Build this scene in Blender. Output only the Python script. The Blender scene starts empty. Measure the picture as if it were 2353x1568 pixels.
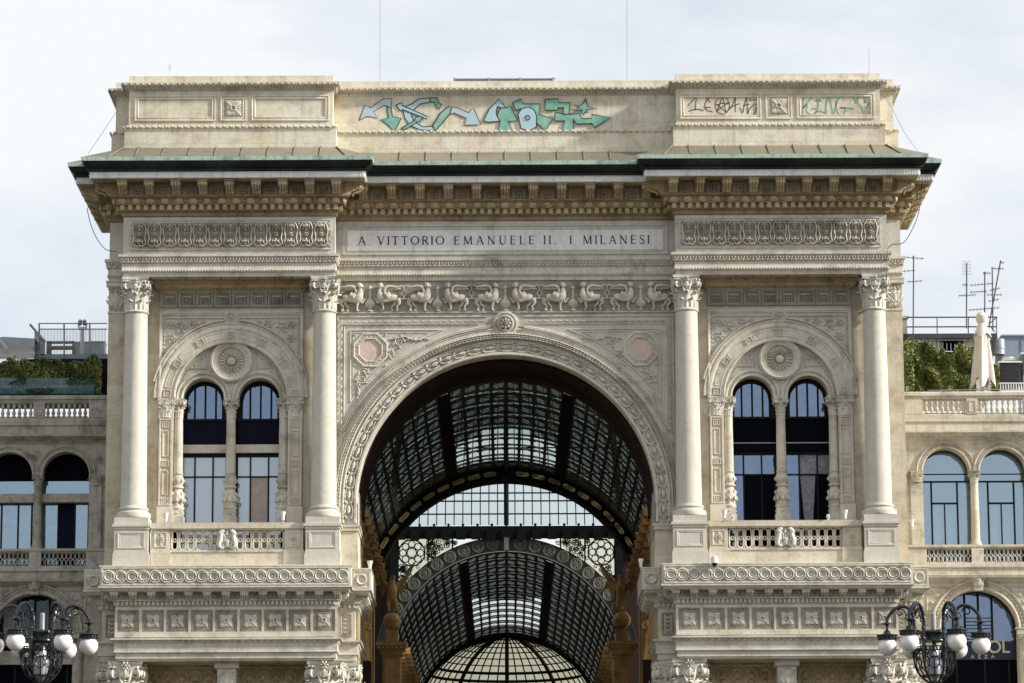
import bpy, math, random
import numpy as np
random.seed(7)
PI = math.pi
R_ = math.radians
sc = bpy.context.scene
# ---------------------------------------------------------------- camera
F, TH, ROLL, YAW, D, EYE = 8058., R_(10.86), .0045, 15/8058., 160., 1.7
_f = np.array([math.sin(YAW)*math.cos(TH), math.cos(YAW)*math.cos(TH), math.sin(TH)])
_r0 = np.array([math.cos(YAW), -math.sin(YAW), 0.]); _u0 = np.cross(_r0, _f)
_r = math.cos(ROLL)*_r0 - math.sin(ROLL)*_u0; _u = math.cos(ROLL)*_u0 + math.sin(ROLL)*_r0
def at(px, py, Y):                       # survey helper: photo point (2352 px wide) on the vertical plane at depth Y
    d = _f*F + _r*(px-1176) - _u*(py-784)
    return np.array([0, -D, EYE]) + d*((Y+D)/d[1])
from mathutils import Matrix, Vector
cam = bpy.data.cameras.new('camera'); co = bpy.data.objects.new('camera', cam)
sc.collection.objects.link(co); sc.camera = co
co.matrix_world = Matrix(((_r[0], _u[0], -_f[0], 0), (_r[1], _u[1], -_f[1], -D), (_r[2], _u[2], -_f[2], EYE), (0, 0, 0, 1)))
cam.sensor_width = 36; cam.lens = F/2352*36; cam.clip_end = 3000; cam.clip_start = 1
# ---------------------------------------------------------------- world and sun
SUN = Vector((.85, -.22, .48)).normalized()
w = bpy.data.worlds.new('World'); sc.world = w; w.use_nodes = True
nt = w.node_tree; N = nt.nodes; L = nt.links; N.clear()
out = N.new('ShaderNodeOutputWorld'); mixs = N.new('ShaderNodeMixShader')
b1 = N.new('ShaderNodeBackground'); b2 = N.new('ShaderNodeBackground')
sky = N.new('ShaderNodeTexSky'); sky.sky_type = 'NISHITA'; sky.sun_disc = False
sky.sun_elevation = math.asin(SUN.z); sky.sun_rotation = math.atan2(SUN.x, SUN.y)
sky.dust_density = 2.5; sky.air_density = 1.0
L.new(sky.outputs[0], b1.inputs[0]); b1.inputs[1].default_value = .13
b2.inputs[0].default_value = (.95, .975, 1, 1); b2.inputs[1].default_value = .69
tc = N.new('ShaderNodeTexCoord'); mp = N.new('ShaderNodeMapping'); mp.inputs['Scale'].default_value = (3.2, 3.2, 9)
mp.inputs['Location'].default_value = (.4, 2.1, .3)
no = N.new('ShaderNodeTexNoise'); no.inputs['Scale'].default_value = 1.6; no.inputs['Detail'].default_value = 7; no.inputs['Roughness'].default_value = .55
rp = N.new('ShaderNodeValToRGB'); rp.color_ramp.elements[0].position = .30; rp.color_ramp.elements[0].color = (.45,)*3+(1,)
rp.color_ramp.elements[1].position = .56; rp.color_ramp.elements[1].color = (1,)*3+(1,)
L.new(tc.outputs['Generated'], mp.inputs[0]); L.new(mp.outputs[0], no.inputs[0]); L.new(no.outputs[0], rp.inputs[0])
L.new(rp.outputs[0], mixs.inputs[0]); L.new(b1.outputs[0], mixs.inputs[1]); L.new(b2.outputs[0], mixs.inputs[2])
L.new(mixs.outputs[0], out.inputs[0])
sl = bpy.data.lights.new('sun', 'SUN'); so = bpy.data.objects.new('sun', sl); sc.collection.objects.link(so)
sl.energy = 5; sl.angle = R_(4.5); sl.color = (1, .95, .88)
so.rotation_euler = SUN.to_track_quat('Z', 'Y').to_euler()
sc.view_settings.view_transform = 'Standard'; sc.view_settings.look = 'None'; sc.view_settings.exposure = .52; sc.view_settings.gamma = 1
sc.render.engine = 'CYCLES'; sc.cycles.max_bounces = 6; sc.cycles.transparent_max_bounces = 12; sc.cycles.diffuse_bounces = 3

# ---------------------------------------------------------------- mesh kit
class G:
    def __init__(s): s.V = []; s.L = []; s.C = []; s.n = 0
    def add(s, V, faces):
        V = np.asarray(V, float).reshape(-1, 3)
        s.V.append(V); fl = [i for f in faces for i in f]
        s.L.append(np.array(fl, int)+s.n); s.C.append(np.array([len(f) for f in faces], int)); s.n += len(V); return s
    def pack(s):
        if len(s.V) != 1:
            s.V = [np.concatenate(s.V) if s.V else np.zeros((0, 3))]; s.L = [np.concatenate(s.L) if s.L else np.zeros(0, int)]; s.C = [np.concatenate(s.C) if s.C else np.zeros(0, int)]
        return s
    def put(s, g, loc=(0, 0, 0), scale=1, rz=0, ry=0):
        g.pack(); V = g.V[0]*np.asarray(scale, float)
        if ry: c, q = math.cos(ry), math.sin(ry); V = np.stack([c*V[:, 0]-q*V[:, 2], V[:, 1], q*V[:, 0]+c*V[:, 2]], 1)   # turns in the wall plane, counter-clockwise seen from the front
        if rz: c, q = math.cos(rz), math.sin(rz); V = np.stack([c*V[:, 0]-q*V[:, 1], q*V[:, 0]+c*V[:, 1], V[:, 2]], 1)
        V = V+np.asarray(loc, float)
        s.V.append(V); s.L.append(g.L[0]+s.n); s.C.append(g.C[0]); s.n += len(V); return s
    def build(s, name, mat, parent=None, loc=(0, 0, 0), smooth=35):
        s.pack(); me = bpy.data.meshes.new(name); V, Lp, C = s.V[0], s.L[0], s.C[0]
        me.vertices.add(len(V)); me.vertices.foreach_set('co', V.astype(np.float32).ravel())
        me.loops.add(len(Lp)); me.loops.foreach_set('vertex_index', Lp.astype(np.int32))
        me.polygons.add(len(C)); st = np.concatenate([[0], np.cumsum(C)[:-1]]) if len(C) else C
        me.polygons.foreach_set('loop_start', st.astype(np.int32)); me.polygons.foreach_set('loop_total', C.astype(np.int32))
        me.update(calc_edges=True); me.validate()
        if smooth: me.polygons.foreach_set('use_smooth', [True]*len(me.polygons)); me.set_sharp_from_angle(angle=R_(smooth))
        me.materials.append(mat); o = bpy.data.objects.new(name, me); sc.collection.objects.link(o)
        o.location = loc
        if parent: o.parent = parent
        return o
def tag(o, label=None, cat=None, group=None, kind=None):
    for k, v in (('label', label), ('category', cat), ('group', group), ('kind', kind)):
        if v: o[k] = v
    return o
def thing(name, label, cat, loc=(0, 0, 0), group=None):
    o = bpy.data.objects.new(name, None); sc.collection.objects.link(o); o.location = loc; o.empty_display_size = .5
    return tag(o, label, cat, group)
def dup(o, loc=None, parent='same', mir=False):
    c = o.copy(); sc.collection.objects.link(c)
    if parent != 'same': c.parent = parent
    if loc is not None: c.location = loc
    if mir: c.scale.x = -c.scale.x
    for ch in list(o.children): dup(ch, None, c)
    return c
def box(x0, x1, y0, y1, z0, z1):
    V = [(x, y, z) for z in (z0, z1) for y in (y0, y1) for x in (x0, x1)]
    return G().add(V, [(0, 2, 3, 1), (4, 5, 7, 6), (0, 1, 5, 4), (2, 6, 7, 3), (0, 4, 6, 2), (1, 3, 7, 5)])
def lathe(prof, seg=24, a0=0, a1=2*PI, c=(0, 0, 0)):
    full = abs(a1-a0-2*PI) < 1e-6; n = seg if full else seg+1
    V = [(c[0]+r*math.cos(a0+(a1-a0)*i/seg), c[1]+r*math.sin(a0+(a1-a0)*i/seg), c[2]+z) for r, z in prof for i in range(n)]
    Fs = []
    for j in range(len(prof)-1):
        for i in range(seg):
            k = (i+1) % n; Fs.append((j*n+i, j*n+k, (j+1)*n+k, (j+1)*n+i))
    return G().add(V, Fs)
def disc(prof, seg=24, c=(0, 0, 0)):     # lathe about the wall normal: (r, h) h toward the viewer
    V = [(c[0]+r*math.cos(2*PI*i/seg), c[1]-h, c[2]+r*math.sin(2*PI*i/seg)) for r, h in prof for i in range(seg)]
    Fs = [(j*seg+i, j*seg+(i+1) % seg, (j+1)*seg+(i+1) % seg, (j+1)*seg+i) for j in range(len(prof)-1) for i in range(seg)]
    return G().add(V, Fs)
def tube(pts, rad, seg=6, closed=False, flat=1.0):
    P = np.array(pts, float); n = len(P); rad = [rad]*n if not hasattr(rad, '__len__') else rad
    T = np.gradient(P, axis=0) if not closed else np.roll(P, -1, 0)-np.roll(P, 1, 0)
    V = []; up = np.array([0, -1., 0])
    for i in range(n):
        t = T[i]/(np.linalg.norm(T[i])+1e-9); a = up-t*np.dot(up, t)
        if np.linalg.norm(a) < .15: a = np.array([1., 0, 0])-t*t[0]
        a /= np.linalg.norm(a); b = np.cross(t, a)
        for k in range(seg):
            q = 2*PI*k/seg; V.append(P[i]+rad[i]*(a*math.cos(q)*flat+b*math.sin(q)))
    m = n if closed else n-1
    Fs = [(i*seg+k, i*seg+(k+1) % seg, ((i+1) % n)*seg+(k+1) % seg, ((i+1) % n)*seg+k) for i in range(m) for k in range(seg)]
    if not closed: Fs += [tuple(range(seg))[::-1], tuple(range((n-1)*seg, n*seg))]
    return G().add(V, Fs)
_ec = {}
def ell(x, z, a, b, h, ang=0, y=0, seg=8, rings=2):        # carved bump on the wall plane
    k = (seg, rings)
    if k not in _ec:
        V = [(math.cos(2*PI*i/seg)*math.cos(PI/2*j/rings), -math.sin(PI/2*j/rings), math.sin(2*PI*i/seg)*math.cos(PI/2*j/rings)) for j in range(rings) for i in range(seg)]+[(0, -1, 0)]
        Fs = [(j*seg+i, j*seg+(i+1) % seg, (j+1)*seg+(i+1) % seg, (j+1)*seg+i) for j in range(rings-1) for i in range(seg)]
        Fs += [((rings-1)*seg+i, (rings-1)*seg+(i+1) % seg, rings*seg) for i in range(seg)]
        _ec[k] = G().add(V, Fs)
    return G().put(_ec[k], (x, y, z), (a, h, b), ry=ang)
def ball(x, y, z, r, seg=12, sz=1, ph=0):
    pr = [(r*math.sin(PI*j/(seg//2)), -r*sz*math.cos(PI*j/(seg//2))) for j in range(seg//2+1)]
    return lathe(pr, seg, c=(x, y, z))
def offs(path, o):
    P = [np.array(p, float) for p in path]; r = []
    for i in range(len(P)):
        ns = []
        if i > 0: d = P[i]-P[i-1]; d /= np.linalg.norm(d); ns.append(np.array([d[1], -d[0]]))
        if i < len(P)-1: d = P[i+1]-P[i]; d /= np.linalg.norm(d); ns.append(np.array([d[1], -d[0]]))
        n = ns[0] if len(ns) == 1 else (ns[0]+ns[1])/(1+np.dot(ns[0], ns[1])); r.append(P[i]+o*n)
    return r
def sweep(path, prof):                   # profile (out, z) along a plan path, mitred
    V = []; n = len(path)
    for o, z in prof: V += [(p[0], p[1], z) for p in offs(path, o)]
    Fs = [(j*n+i, j*n+i+1, (j+1)*n+i+1, (j+1)*n+i) for j in range(len(prof)-1) for i in range(n-1)]
    return G().add(V, Fs)
def along(path, out_, z, unit, sp, g=None, skip=0, fit=True, minlen=.25, off=0.5):   # repeats a unit (built at x=0 facing -Y) along an offset path
    g = g or G(); P = offs(path, out_)
    for i in range(len(P)-1):
        d = P[i+1]-P[i]; Ln = np.linalg.norm(d)
        if Ln < minlen: continue
        d /= Ln; n = max(1, int(round((Ln-2*skip)/sp))); s = (Ln-2*skip)/n; a = math.atan2(d[1], d[0])
        for k in range(n):
            q = P[i]+d*(skip+(k+off)*s); g.put(unit, (q[0], q[1], z), rz=a)
    return g
def arc(cx, cz, R, prof, a0=0, a1=PI, seg=48):             # profile (dr, y) swept round an arch
    V = []; n = seg+1
    for dr, y in prof: V += [(cx+(R+dr)*math.cos(a0+(a1-a0)*i/seg), y, cz+(R+dr)*math.sin(a0+(a1-a0)*i/seg)) for i in range(n)]
    return G().add(V, [(j*n+i, (j+1)*n+i, (j+1)*n+i+1, j*n+i+1) for j in range(len(prof)-1) for i in range(seg)])
def arc_units(cx, cz, R, unit, n, a0, a1, y=0, g=None, ends=False):
    g = g or G()
    for k in range(n+(1 if ends else 0)):
        a = a0+(a1-a0)*(k+(0 if ends else .5))/n
        g.put(unit, (cx+R*math.cos(a), y, cz+R*math.sin(a)), ry=a-PI/2)
    return g
def frame(x0, x1, z0, z1, prof):          # mitred picture frame; profile (inset, y)
    V = []
    for i, y in prof: V += [(x0+i, y, z0+i), (x1-i, y, z0+i), (x1-i, y, z1-i), (x0+i, y, z1-i)]
    return G().add(V, [(j*4+k, j*4+(k+1) % 4, (j+1)*4+(k+1) % 4, (j+1)*4+k) for j in range(len(prof)-1) for k in range(4)])
def frame3(x0, x1, z0, z1, prof):         # the same without its bottom side
    V = []
    for i, y in prof: V += [(x0+i, y, z0), (x1-i, y, z0), (x1-i, y, z1-i), (x0+i, y, z1-i)]
    return G().add(V, [(j*4+k, j*4+(k+1) % 4, (j+1)*4+(k+1) % 4, (j+1)*4+k) for j in range(len(prof)-1) for k in (1, 2, 3)])
def quad(x0, x1, z0, z1, y): return G().add([(x0, y, z0), (x1, y, z0), (x1, y, z1), (x0, y, z1)], [(0, 1, 2, 3)])
def slab(xs, lo, hi, y0, y1):            # wall between two curves, y0 front
    n = len(xs); V = []
    for y in (y0, y1):
        V += [(x, y, lo(x)) for x in xs]; V += [(x, y, hi(x)) for x in xs]
    Fs = []
    for i in range(n-1):
        Fs += [(i, i+1, n+i+1, n+i), (2*n+i, 3*n+i, 3*n+i+1, 2*n+i+1), (i, 2*n+i, 2*n+i+1, i+1), (n+i, n+i+1, 3*n+i+1, 3*n+i)]
    Fs += [(0, n, 3*n, 2*n), (n-1, 3*n-1, 4*n-1, 2*n-1)]
    return G().add(V, Fs)
def prism(poly, y0, y1, inset=0):        # outline (x, z) with front y0 and back y1
    P = np.array(poly, float); n = len(P); c = P.mean(0); Q = c+(P-c)*(1-inset)
    V = [(x, y1, z) for x, z in P]+[(x, y0+(y1-y0)*.35, z) for x, z in P]+[(x, y0, z) for x, z in Q]
    Fs = [(k+i, k+(i+1) % n, k+n+(i+1) % n, k+n+i) for k in (0, n) for i in range(n)]+[tuple(range(2*n, 3*n))]
    return G().add(V, Fs)
def ribbon(pts, wd, y, h=.004):          # flat painted or raised stroke on the wall
    P = np.array(pts, float); T = np.gradient(P, axis=0); T /= np.linalg.norm(T, axis=1)[:, None]+1e-9
    Nn = np.stack([-T[:, 1], T[:, 0]], 1)*wd/2; n = len(P)
    V = [(p[0], y, p[1]) for p in P+Nn]+[(p[0], y, p[1]) for p in P-Nn]
    return G().add(V, [(i, i+1, n+i+1, n+i) for i in range(n-1)])
def smoothline(pts, k=6, closed=False):
    P = np.array(pts, float); n = len(P); o = []
    for i in range(n if closed else n-1):
        p0, p1, p2, p3 = [P[(i+j) % n] if closed else P[min(max(i+j, 0), n-1)] for j in (-1, 0, 1, 2)]
        for t in np.arange(k)/k: o.append(.5*((2*p1)+(-p0+p2)*t+(2*p0-5*p1+4*p2-p3)*t*t+(-p0+3*p1-3*p2+p3)*t**3))
    if not closed: o.append(P[-1])
    return o
def spiral(x, z, r0, turns, a0, sgn=1, n=20, shrink=.2, y=0):
    return [(x+r0*(1-(1-shrink)*t/n)*math.cos(a0+sgn*2*PI*turns*t/n), y, z+r0*(1-(1-shrink)*t/n)*math.sin(a0+sgn*2*PI*turns*t/n)) for t in range(n+1)]

# ---------------------------------------------------------------- materials
def nodes(name):
    m = bpy.data.materials.new(name); m.use_nodes = True; t = m.node_tree; return m, t.nodes, t.links, t.nodes['Principled BSDF']
def mixc(N, L, a, b, fac, mode='MIX'):
    x = N.new('ShaderNodeMix'); x.data_type = 'RGBA'; x.blend_type = mode
    for s, v in ((6, a), (7, b), (0, fac)):
        if hasattr(v, 'is_output'): L.new(v, x.inputs[s])
        else: x.inputs[s].default_value = v if s == 0 else tuple(v)+(1,)
    return x.outputs[2]
def noise(N, L, vec, scale, det=5, rough=.6, lo=.35, hi=.65, stretch=None):
    if stretch: mp = N.new('ShaderNodeMapping'); mp.inputs['Scale'].default_value = stretch; L.new(vec, mp.inputs[0]); vec = mp.outputs[0]
    n = N.new('ShaderNodeTexNoise'); n.inputs['Scale'].default_value = scale; n.inputs['Detail'].default_value = det; n.inputs['Roughness'].default_value = rough
    L.new(vec, n.inputs[0]); r = N.new('ShaderNodeMapRange'); r.inputs[1].default_value = lo; r.inputs[2].default_value = hi; L.new(n.outputs[0], r.inputs[0]); return r.outputs[0]
ALB = .82                               # overall stone reflectance
def stone(name, base, tint, dirt=.35, dirtcol=(.10, .085, .065), joints=None, bump=.35, rough=.8, streak=.3, tintamt=.6):
    ds = lambda c: tuple((x*.86+.14*(c[0]*.3+c[1]*.6+c[2]*.1))*ALB*k for x, k in zip(c, (1.0, 1.0, .968))); streak = min(1, streak*1.7); dirt = min(1, dirt*1.3)
    base = ds(base); tint = ds(tint)
    m, N, L, P = nodes(name); geo = N.new('ShaderNodeNewGeometry'); v = geo.outputs['Position']
    c = mixc(N, L, base, tint, noise(N, L, v, .55, 4, .6, .40, .68))
    if tintamt < 1: c = mixc(N, L, base, c, tintamt)
    c = mixc(N, L, c, tuple(x*.80 for x in base), noise(N, L, v, 5, 6, .7, .45, .8))
    if joints:
        sx = N.new('ShaderNodeSeparateXYZ'); L.new(v, sx.inputs[0]); ad = N.new('ShaderNodeMath'); ad.operation = 'ADD'; L.new(sx.outputs[0], ad.inputs[0]); L.new(sx.outputs[1], ad.inputs[1])
        cb = N.new('ShaderNodeCombineXYZ'); L.new(ad.outputs[0], cb.inputs[0]); L.new(sx.outputs[2], cb.inputs[1])
        br = N.new('ShaderNodeTexBrick'); br.inputs['Scale'].default_value = 1; br.inputs['Brick Width'].default_value = joints[0]; br.inputs['Row Height'].default_value = joints[1]
        br.inputs['Mortar Size'].default_value = .008; br.inputs['Mortar Smooth'].default_value = .3
        br.inputs['Color1'].default_value = (1, 1, 1, 1); br.inputs['Color2'].default_value = (.86, .83, .76, 1); br.inputs['Mortar'].default_value = (.5, .46, .4, 1); L.new(cb.outputs[0], br.inputs[0])
        c = mixc(N, L, c, br.outputs[0], .75, 'MULTIPLY')
    if dirt > .2:
        sp_ = N.new('ShaderNodeMath'); sp_.operation = 'MULTIPLY'; L.new(noise(N, L, v, .42, 6, .68, .56, .70, (1, 1, 2.6)), sp_.inputs[0]); sp_.inputs[1].default_value = .55*min(1, dirt+.3)
        c = mixc(N, L, c, tuple(x*.33 for x in base), sp_.outputs[0])
    mt = N.new('ShaderNodeMath'); mt.operation = 'MULTIPLY'; L.new(noise(N, L, v, 1.1, 7, .72, .50, .74), mt.inputs[0]); mt.inputs[1].default_value = dirt
    c = mixc(N, L, c, dirtcol, mt.outputs[0])
    if streak:
        ms = N.new('ShaderNodeMath'); ms.operation = 'MULTIPLY'; L.new(noise(N, L, v, 1, 5, .6, .52, .80, (4.5, 4.5, .35)), ms.inputs[0]); ms.inputs[1].default_value = streak
        c = mixc(N, L, c, tuple(x*.45 for x in base), ms.outputs[0])
    L.new(c, P.inputs['Base Color']); P.inputs['Roughness'].default_value = rough; P.inputs['Specular IOR Level'].default_value = .25
    bn = N.new('ShaderNodeTexNoise'); bn.inputs['Scale'].default_value = 9; bn.inputs['Detail'].default_value = 8; L.new(v, bn.inputs[0])
    bp = N.new('ShaderNodeBump'); bp.inputs['Strength'].default_value = bump; bp.inputs['Distance'].default_value = .03; L.new(bn.outputs[0], bp.inputs['Height']); L.new(bp.outputs[0], P.inputs['Normal'])
    return m
def plain(name, col, rough=.6, metal=0, var=.25, sc_=3, emit=None, spec=.5, col2=None):
    m, N, L, P = nodes(name); geo = N.new('ShaderNodeNewGeometry')
    c = mixc(N, L, col, col2 or tuple(x*(1-var) for x in col), noise(N, L, geo.outputs['Position'], sc_, 5)); L.new(c, P.inputs['Base Color'])
    P.inputs['Roughness'].default_value = rough; P.inputs['Metallic'].default_value = metal; P.inputs['Specular IOR Level'].default_value = spec
    return m
def glassy(name, refl, tint, facr, rough=.02, back=None, backcol=(.02, .025, .03), wob=.12):
    # a pane: share of mirror sky, the rest see-through (tint) or, with back, an opaque backing of backcol
    m, N, L, P = nodes(name); N.remove(P); o = N['Material Output']
    gl = N.new('ShaderNodeBsdfGlossy'); gl.inputs[0].default_value = refl+(1,); gl.inputs[1].default_value = rough
    geo = N.new('ShaderNodeNewGeometry'); n = N.new('ShaderNodeTexNoise'); n.inputs['Scale'].default_value = .9; n.inputs['Detail'].default_value = 3; L.new(geo.outputs[0], n.inputs[0])
    bp = N.new('ShaderNodeBump'); bp.inputs['Strength'].default_value = wob; bp.inputs['Distance'].default_value = .1; L.new(n.outputs[0], bp.inputs['Height']); L.new(bp.outputs[0], gl.inputs['Normal'])
    if back: t = N.new('ShaderNodeBsdfDiffuse'); t.inputs[0].default_value = backcol+(1,)
    else: t = N.new('ShaderNodeBsdfTransparent'); t.inputs[0].default_value = tint+(1,)
    mx = N.new('ShaderNodeMixShader'); mx.inputs[0].default_value = facr; L.new(t.outputs[0], mx.inputs[1]); L.new(gl.outputs[0], mx.inputs[2]); L.new(mx.outputs[0], o.inputs[0])
    return m
M = {}
M['attic'] = stone('attic stone', (.86, .805, .67), (.76, .63, .43), .35, (.16, .13, .09), (2.1, 1.3), .35, streak=.35)
M['panel'] = stone('grey marble', (.64, .61, .545), (.58, .54, .46), .35, streak=.2)
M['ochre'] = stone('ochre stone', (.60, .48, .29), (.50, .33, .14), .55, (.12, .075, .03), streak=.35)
M['white'] = stone('white fluted stone', (.92, .92, .91), (.84, .84, .82), .15, streak=.4)
M['slab'] = stone('inscription marble', (.92, .92, .91), (.86, .85, .83), .25, streak=.4)
M['ochre_shade'] = stone('grime and shade ochre stone', (.40, .30, .16), (.34, .22, .09), .7, (.08, .05, .02), streak=.5)  # darker ochre for recessed cornice grounds: grime plus crevice shade put into the colour
M['wall'] = stone('wall stone', (.70, .63, .50), (.64, .51, .31), .4, joints=(2.3, 1.45), streak=.25)
M['relief'] = stone('carved marble', (.70, .65, .555), (.64, .56, .43), .45, streak=.25)
M['column'] = stone('granite shaft', (.68, .64, .555), (.62, .57, .48), .12, streak=.1, bump=.15)
M['cap'] = stone('capital marble', (.72, .685, .60), (.64, .57, .45), .45, streak=.15)
M['lower'] = stone('ledge marble', (.72, .675, .575), (.66, .575, .44), .4, streak=.25)
M['soot_shade'] = stone('soot and shade carved stone', (.40, .365, .30), (.32, .28, .21), .8, (.10, .085, .06), streak=.3)  # relief grounds: real grime, darkened further to stand for shade in the carving
M['cream'] = stone('parapet stone', (.78, .72, .60), (.70, .57, .38), .3, joints=(2.6, 1.4), streak=.2)
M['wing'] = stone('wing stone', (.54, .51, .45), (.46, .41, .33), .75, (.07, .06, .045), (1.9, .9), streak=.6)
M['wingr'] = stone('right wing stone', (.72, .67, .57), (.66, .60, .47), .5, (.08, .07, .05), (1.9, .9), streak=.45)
M['pink'] = stone('pink marble', (.74, .56, .47), (.70, .58, .50), .3, streak=.15)
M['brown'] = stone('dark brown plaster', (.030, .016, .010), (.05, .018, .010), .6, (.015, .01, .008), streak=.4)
M['gold'] = stone('golden stone', (.74, .44, .15), (.50, .25, .07), .5, (.08, .04, .015), streak=.3)
M['inner'] = stone('inner wall stone', (.50, .40, .24), (.40, .27, .12), .5, joints=(1.5, 1), streak=.3)
M['verd'] = stone('verdigris copper', (.50, .64, .56), (.36, .52, .45), .7, (.04, .09, .07), streak=.7, rough=.6)
M['dkcop'] = stone('dark copper', (.009, .018, .016), (.07, .105, .09), .8, (.002, .004, .004), streak=.9, rough=.5)
M['roofc'] = stone('khaki roof sheet', (.24, .22, .15), (.19, .19, .15), .4, (.14, .12, .08), streak=.3, rough=.6)
M['iron'] = plain('dark iron', (.012, .013, .012), .9, 0, spec=.08)
M['iron2'] = plain('grey green iron', (.20, .20, .15), .9, 0, .5, 9, spec=.08)
M['iron3'] = plain('filigree iron', (.20, .195, .15), .6, .1, .4, 6); M['iron5'] = plain('rib iron', (.085, .088, .07), .9, 0, .5, 6, spec=.08); M['iron4'] = plain('ring iron', (.05, .05, .035), .6, .1, .6, 12)
M['ochref'] = plain('yellow plaque', (.50, .38, .18), .7, 0, .3)
M['opal'] = glassy('opal glass', (.8, .8, .75), (.82, .82, .66), .12)
M['vglass'] = glassy('smoked roof glass', (.5, .5, .5), (.26, .30, .30), .03)
M['cglass'] = glassy('clean roof glass', (.5, .5, .5), (.78, .82, .80), .04)
M['aglass'] = glassy('yellowed apse glass', (.5, .5, .45), (.52, .50, .36), .05)
M['dglass'] = glassy('dome glass', (.8, .85, .85), (.72, .80, .80), .08)
M['frame'] = plain('black window frame', (.010, .011, .013), .6, spec=.15)
M['fglass'] = glassy('window pane', (.50, .64, .92), (.6, .65, .7), .34, back=True, backcol=(.02, .03, .05), wob=.6)
M['bglass'] = glassy('bright pane', (.58, .76, .92), (.6, .65, .7), .44, back=True, backcol=(.10, .13, .155))
M['sglass'] = glassy('shaded pane', (.4, .5, .62), (.6,)*3, .10, back=True, backcol=(.01, .012, .016), wob=.5)
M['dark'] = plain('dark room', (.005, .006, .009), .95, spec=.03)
M['navy'] = plain('navy panel', (.004, .005, .018), .7, spec=.12)
M['blind'] = glassy('pane with blind', (.8, .88, 1), (.7,)*3, .28, back=True, backcol=(.42, .46, .50))
M['curtain'] = plain('tan curtain', (.48, .40, .34), .9, 0, .15)
M['netcur'] = plain('net curtain', (.30, .31, .36), .9, 0, .5, 8)
M['leaf'] = plain('leaf', (.15, .21, .05), .55, 0, .6, 4); M['leaf2'] = plain('yellowish leaf', (.38, .39, .13), .55, 0, .5, 4); M['bark'] = plain('bark', (.05, .035, .02), .9)
M['metal'] = plain('grey metal', (.33, .35, .38), .45, .5); M['plate'] = plain('pale metal plate', (.50, .54, .58), .5, .2); M['dmetal'] = plain('dark antenna metal', (.06, .06, .065), .5, .3)
M['cable'] = plain('cable', (.05, .05, .05), .6); M['wht'] = plain('white plastic', (.75, .75, .73), .4, 0, .08)
M['globe'] = plain('opal globe', (.78, .76, .72), .25, 0, .12, 6); M['lampiron'] = plain('black painted iron', (.028, .032, .034), .3, .5, .3)
M['ink'] = plain('black letter', (.012, .014, .016), .6)
M['gblue'] = plain('pale blue paint', (.42, .54, .63), .85, 0, .25, 1.6, spec=.1, col2=(.36, .53, .54)); M['ggreen'] = plain('green paint', (.12, .34, .24), .85, 0, .45, 2.2, spec=.1, col2=(.29, .46, .39))
M['gline'] = plain('dark paint line', (.025, .035, .045), .8); M['gred'] = plain('red paint', (.28, .06, .07), .8); M['gteal'] = plain('teal paint', (.17, .38, .30), .8)
M['cloth'] = plain('ecru cloth', (.60, .57, .52), .85, 0, .12)
M['pave'] = stone('square paving', (.12, .11, .10), (.10, .09, .08), .3, joints=(1.2, .6))
M['hut'] = plain('pale render', (.55, .52, .45), .85, 0, .2, 1); M['ac'] = plain('air unit grille', (.045, .045, .05), .6); M['bluegrey'] = plain('blue grey sheet', (.22, .27, .35), .5, .1, .15)
M['rail_glass'] = glassy('blue railing glass', (.5, .65, .8), (.78, .88, .90), .10)
M['signblue'] = plain('navy sign', (.006, .010, .05), .5); M['signtext'] = plain('cream lettering', (.62, .56, .36), .5)
# verdigris needs green-black blotches; world-space noise in each stone keeps repeats from looking alike
# ---------------------------------------------------------------- ornament units, all at the origin on a wall facing -Y
def leaf_fan(x, z, ang, ln, wd, h, n=5, g=None):
    g = g or G(); g.put(ell(0, 0, ln*.5, wd*.28, h), (x+math.cos(ang)*ln*.5, 0, z+math.sin(ang)*ln*.5), ry=ang)
    for k in range(n):
        t = (k/(n-1)-.5)*2; a = ang+t*.75; l = ln*(1-.35*abs(t))
        g.put(ell(l*.62, 0, l*.42, wd*.15, h*.75), (x, 0, z), ry=a)
    return g
def flower_square(s):                    # four acanthus leaves on the diagonals, ring boss, four buds
    g = G()
    for k in range(4):
        leaf_fan(0, 0, PI/4+k*PI/2, s*1.28, s*.85, s*.26, 7, g)
        a = k*PI/2; g.put(ell(s*.62, 0, s*.20, s*.08, s*.22), (0, 0, 0), ry=a)
        for q in (-1, 1): g.put(ell(s*.78, s*.17*q, s*.12, s*.07, s*.2, seg=6), (0, 0, 0), ry=a)
    g.put(disc([(s*.34, 0), (s*.32, s*.26), (s*.26, s*.30), (s*.20, s*.20), (s*.19, s*.05)], 14)); g.put(ell(0, 0, s*.12, s*.12, s*.3))
    return g
def rosette(r, n=8, h=.4):
    g = G()
    for k in range(n): g.put(ell(r*.62, 0, r*.36, r*.22, r*h), (0, 0, 0), ry=2*PI*k/n)
    g.put(disc([(r*.30, 0), (r*.29, r*h*1.1), (r*.2, r*h*1.2), (r*.15, r*h*.6)], 12)); g.put(ell(0, 0, r*.15, r*.15, r*h*1.4)); return g
def bead_unit(w_, h_, d): g = G(); g.put(ell(0, 0, w_*.33, h_/2, d)); g.put(ell(w_*.42, 0, w_*.06, h_/2, d, seg=6)); return g
def egg_unit(sp, h):
    g = G(); g.put(ell(0, 0, sp*.31, h*.50, h*.42, seg=12, rings=3))
    g.put(tube([(sp*.40*math.cos(a), -.02, h*.52*math.sin(a)+.02) for a in np.linspace(PI*.95, PI*2.05, 12)], h*.07, 5))
    g.put(ell(sp*.5, 0, sp*.05, h*.5, h*.28, seg=6)); return g
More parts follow.
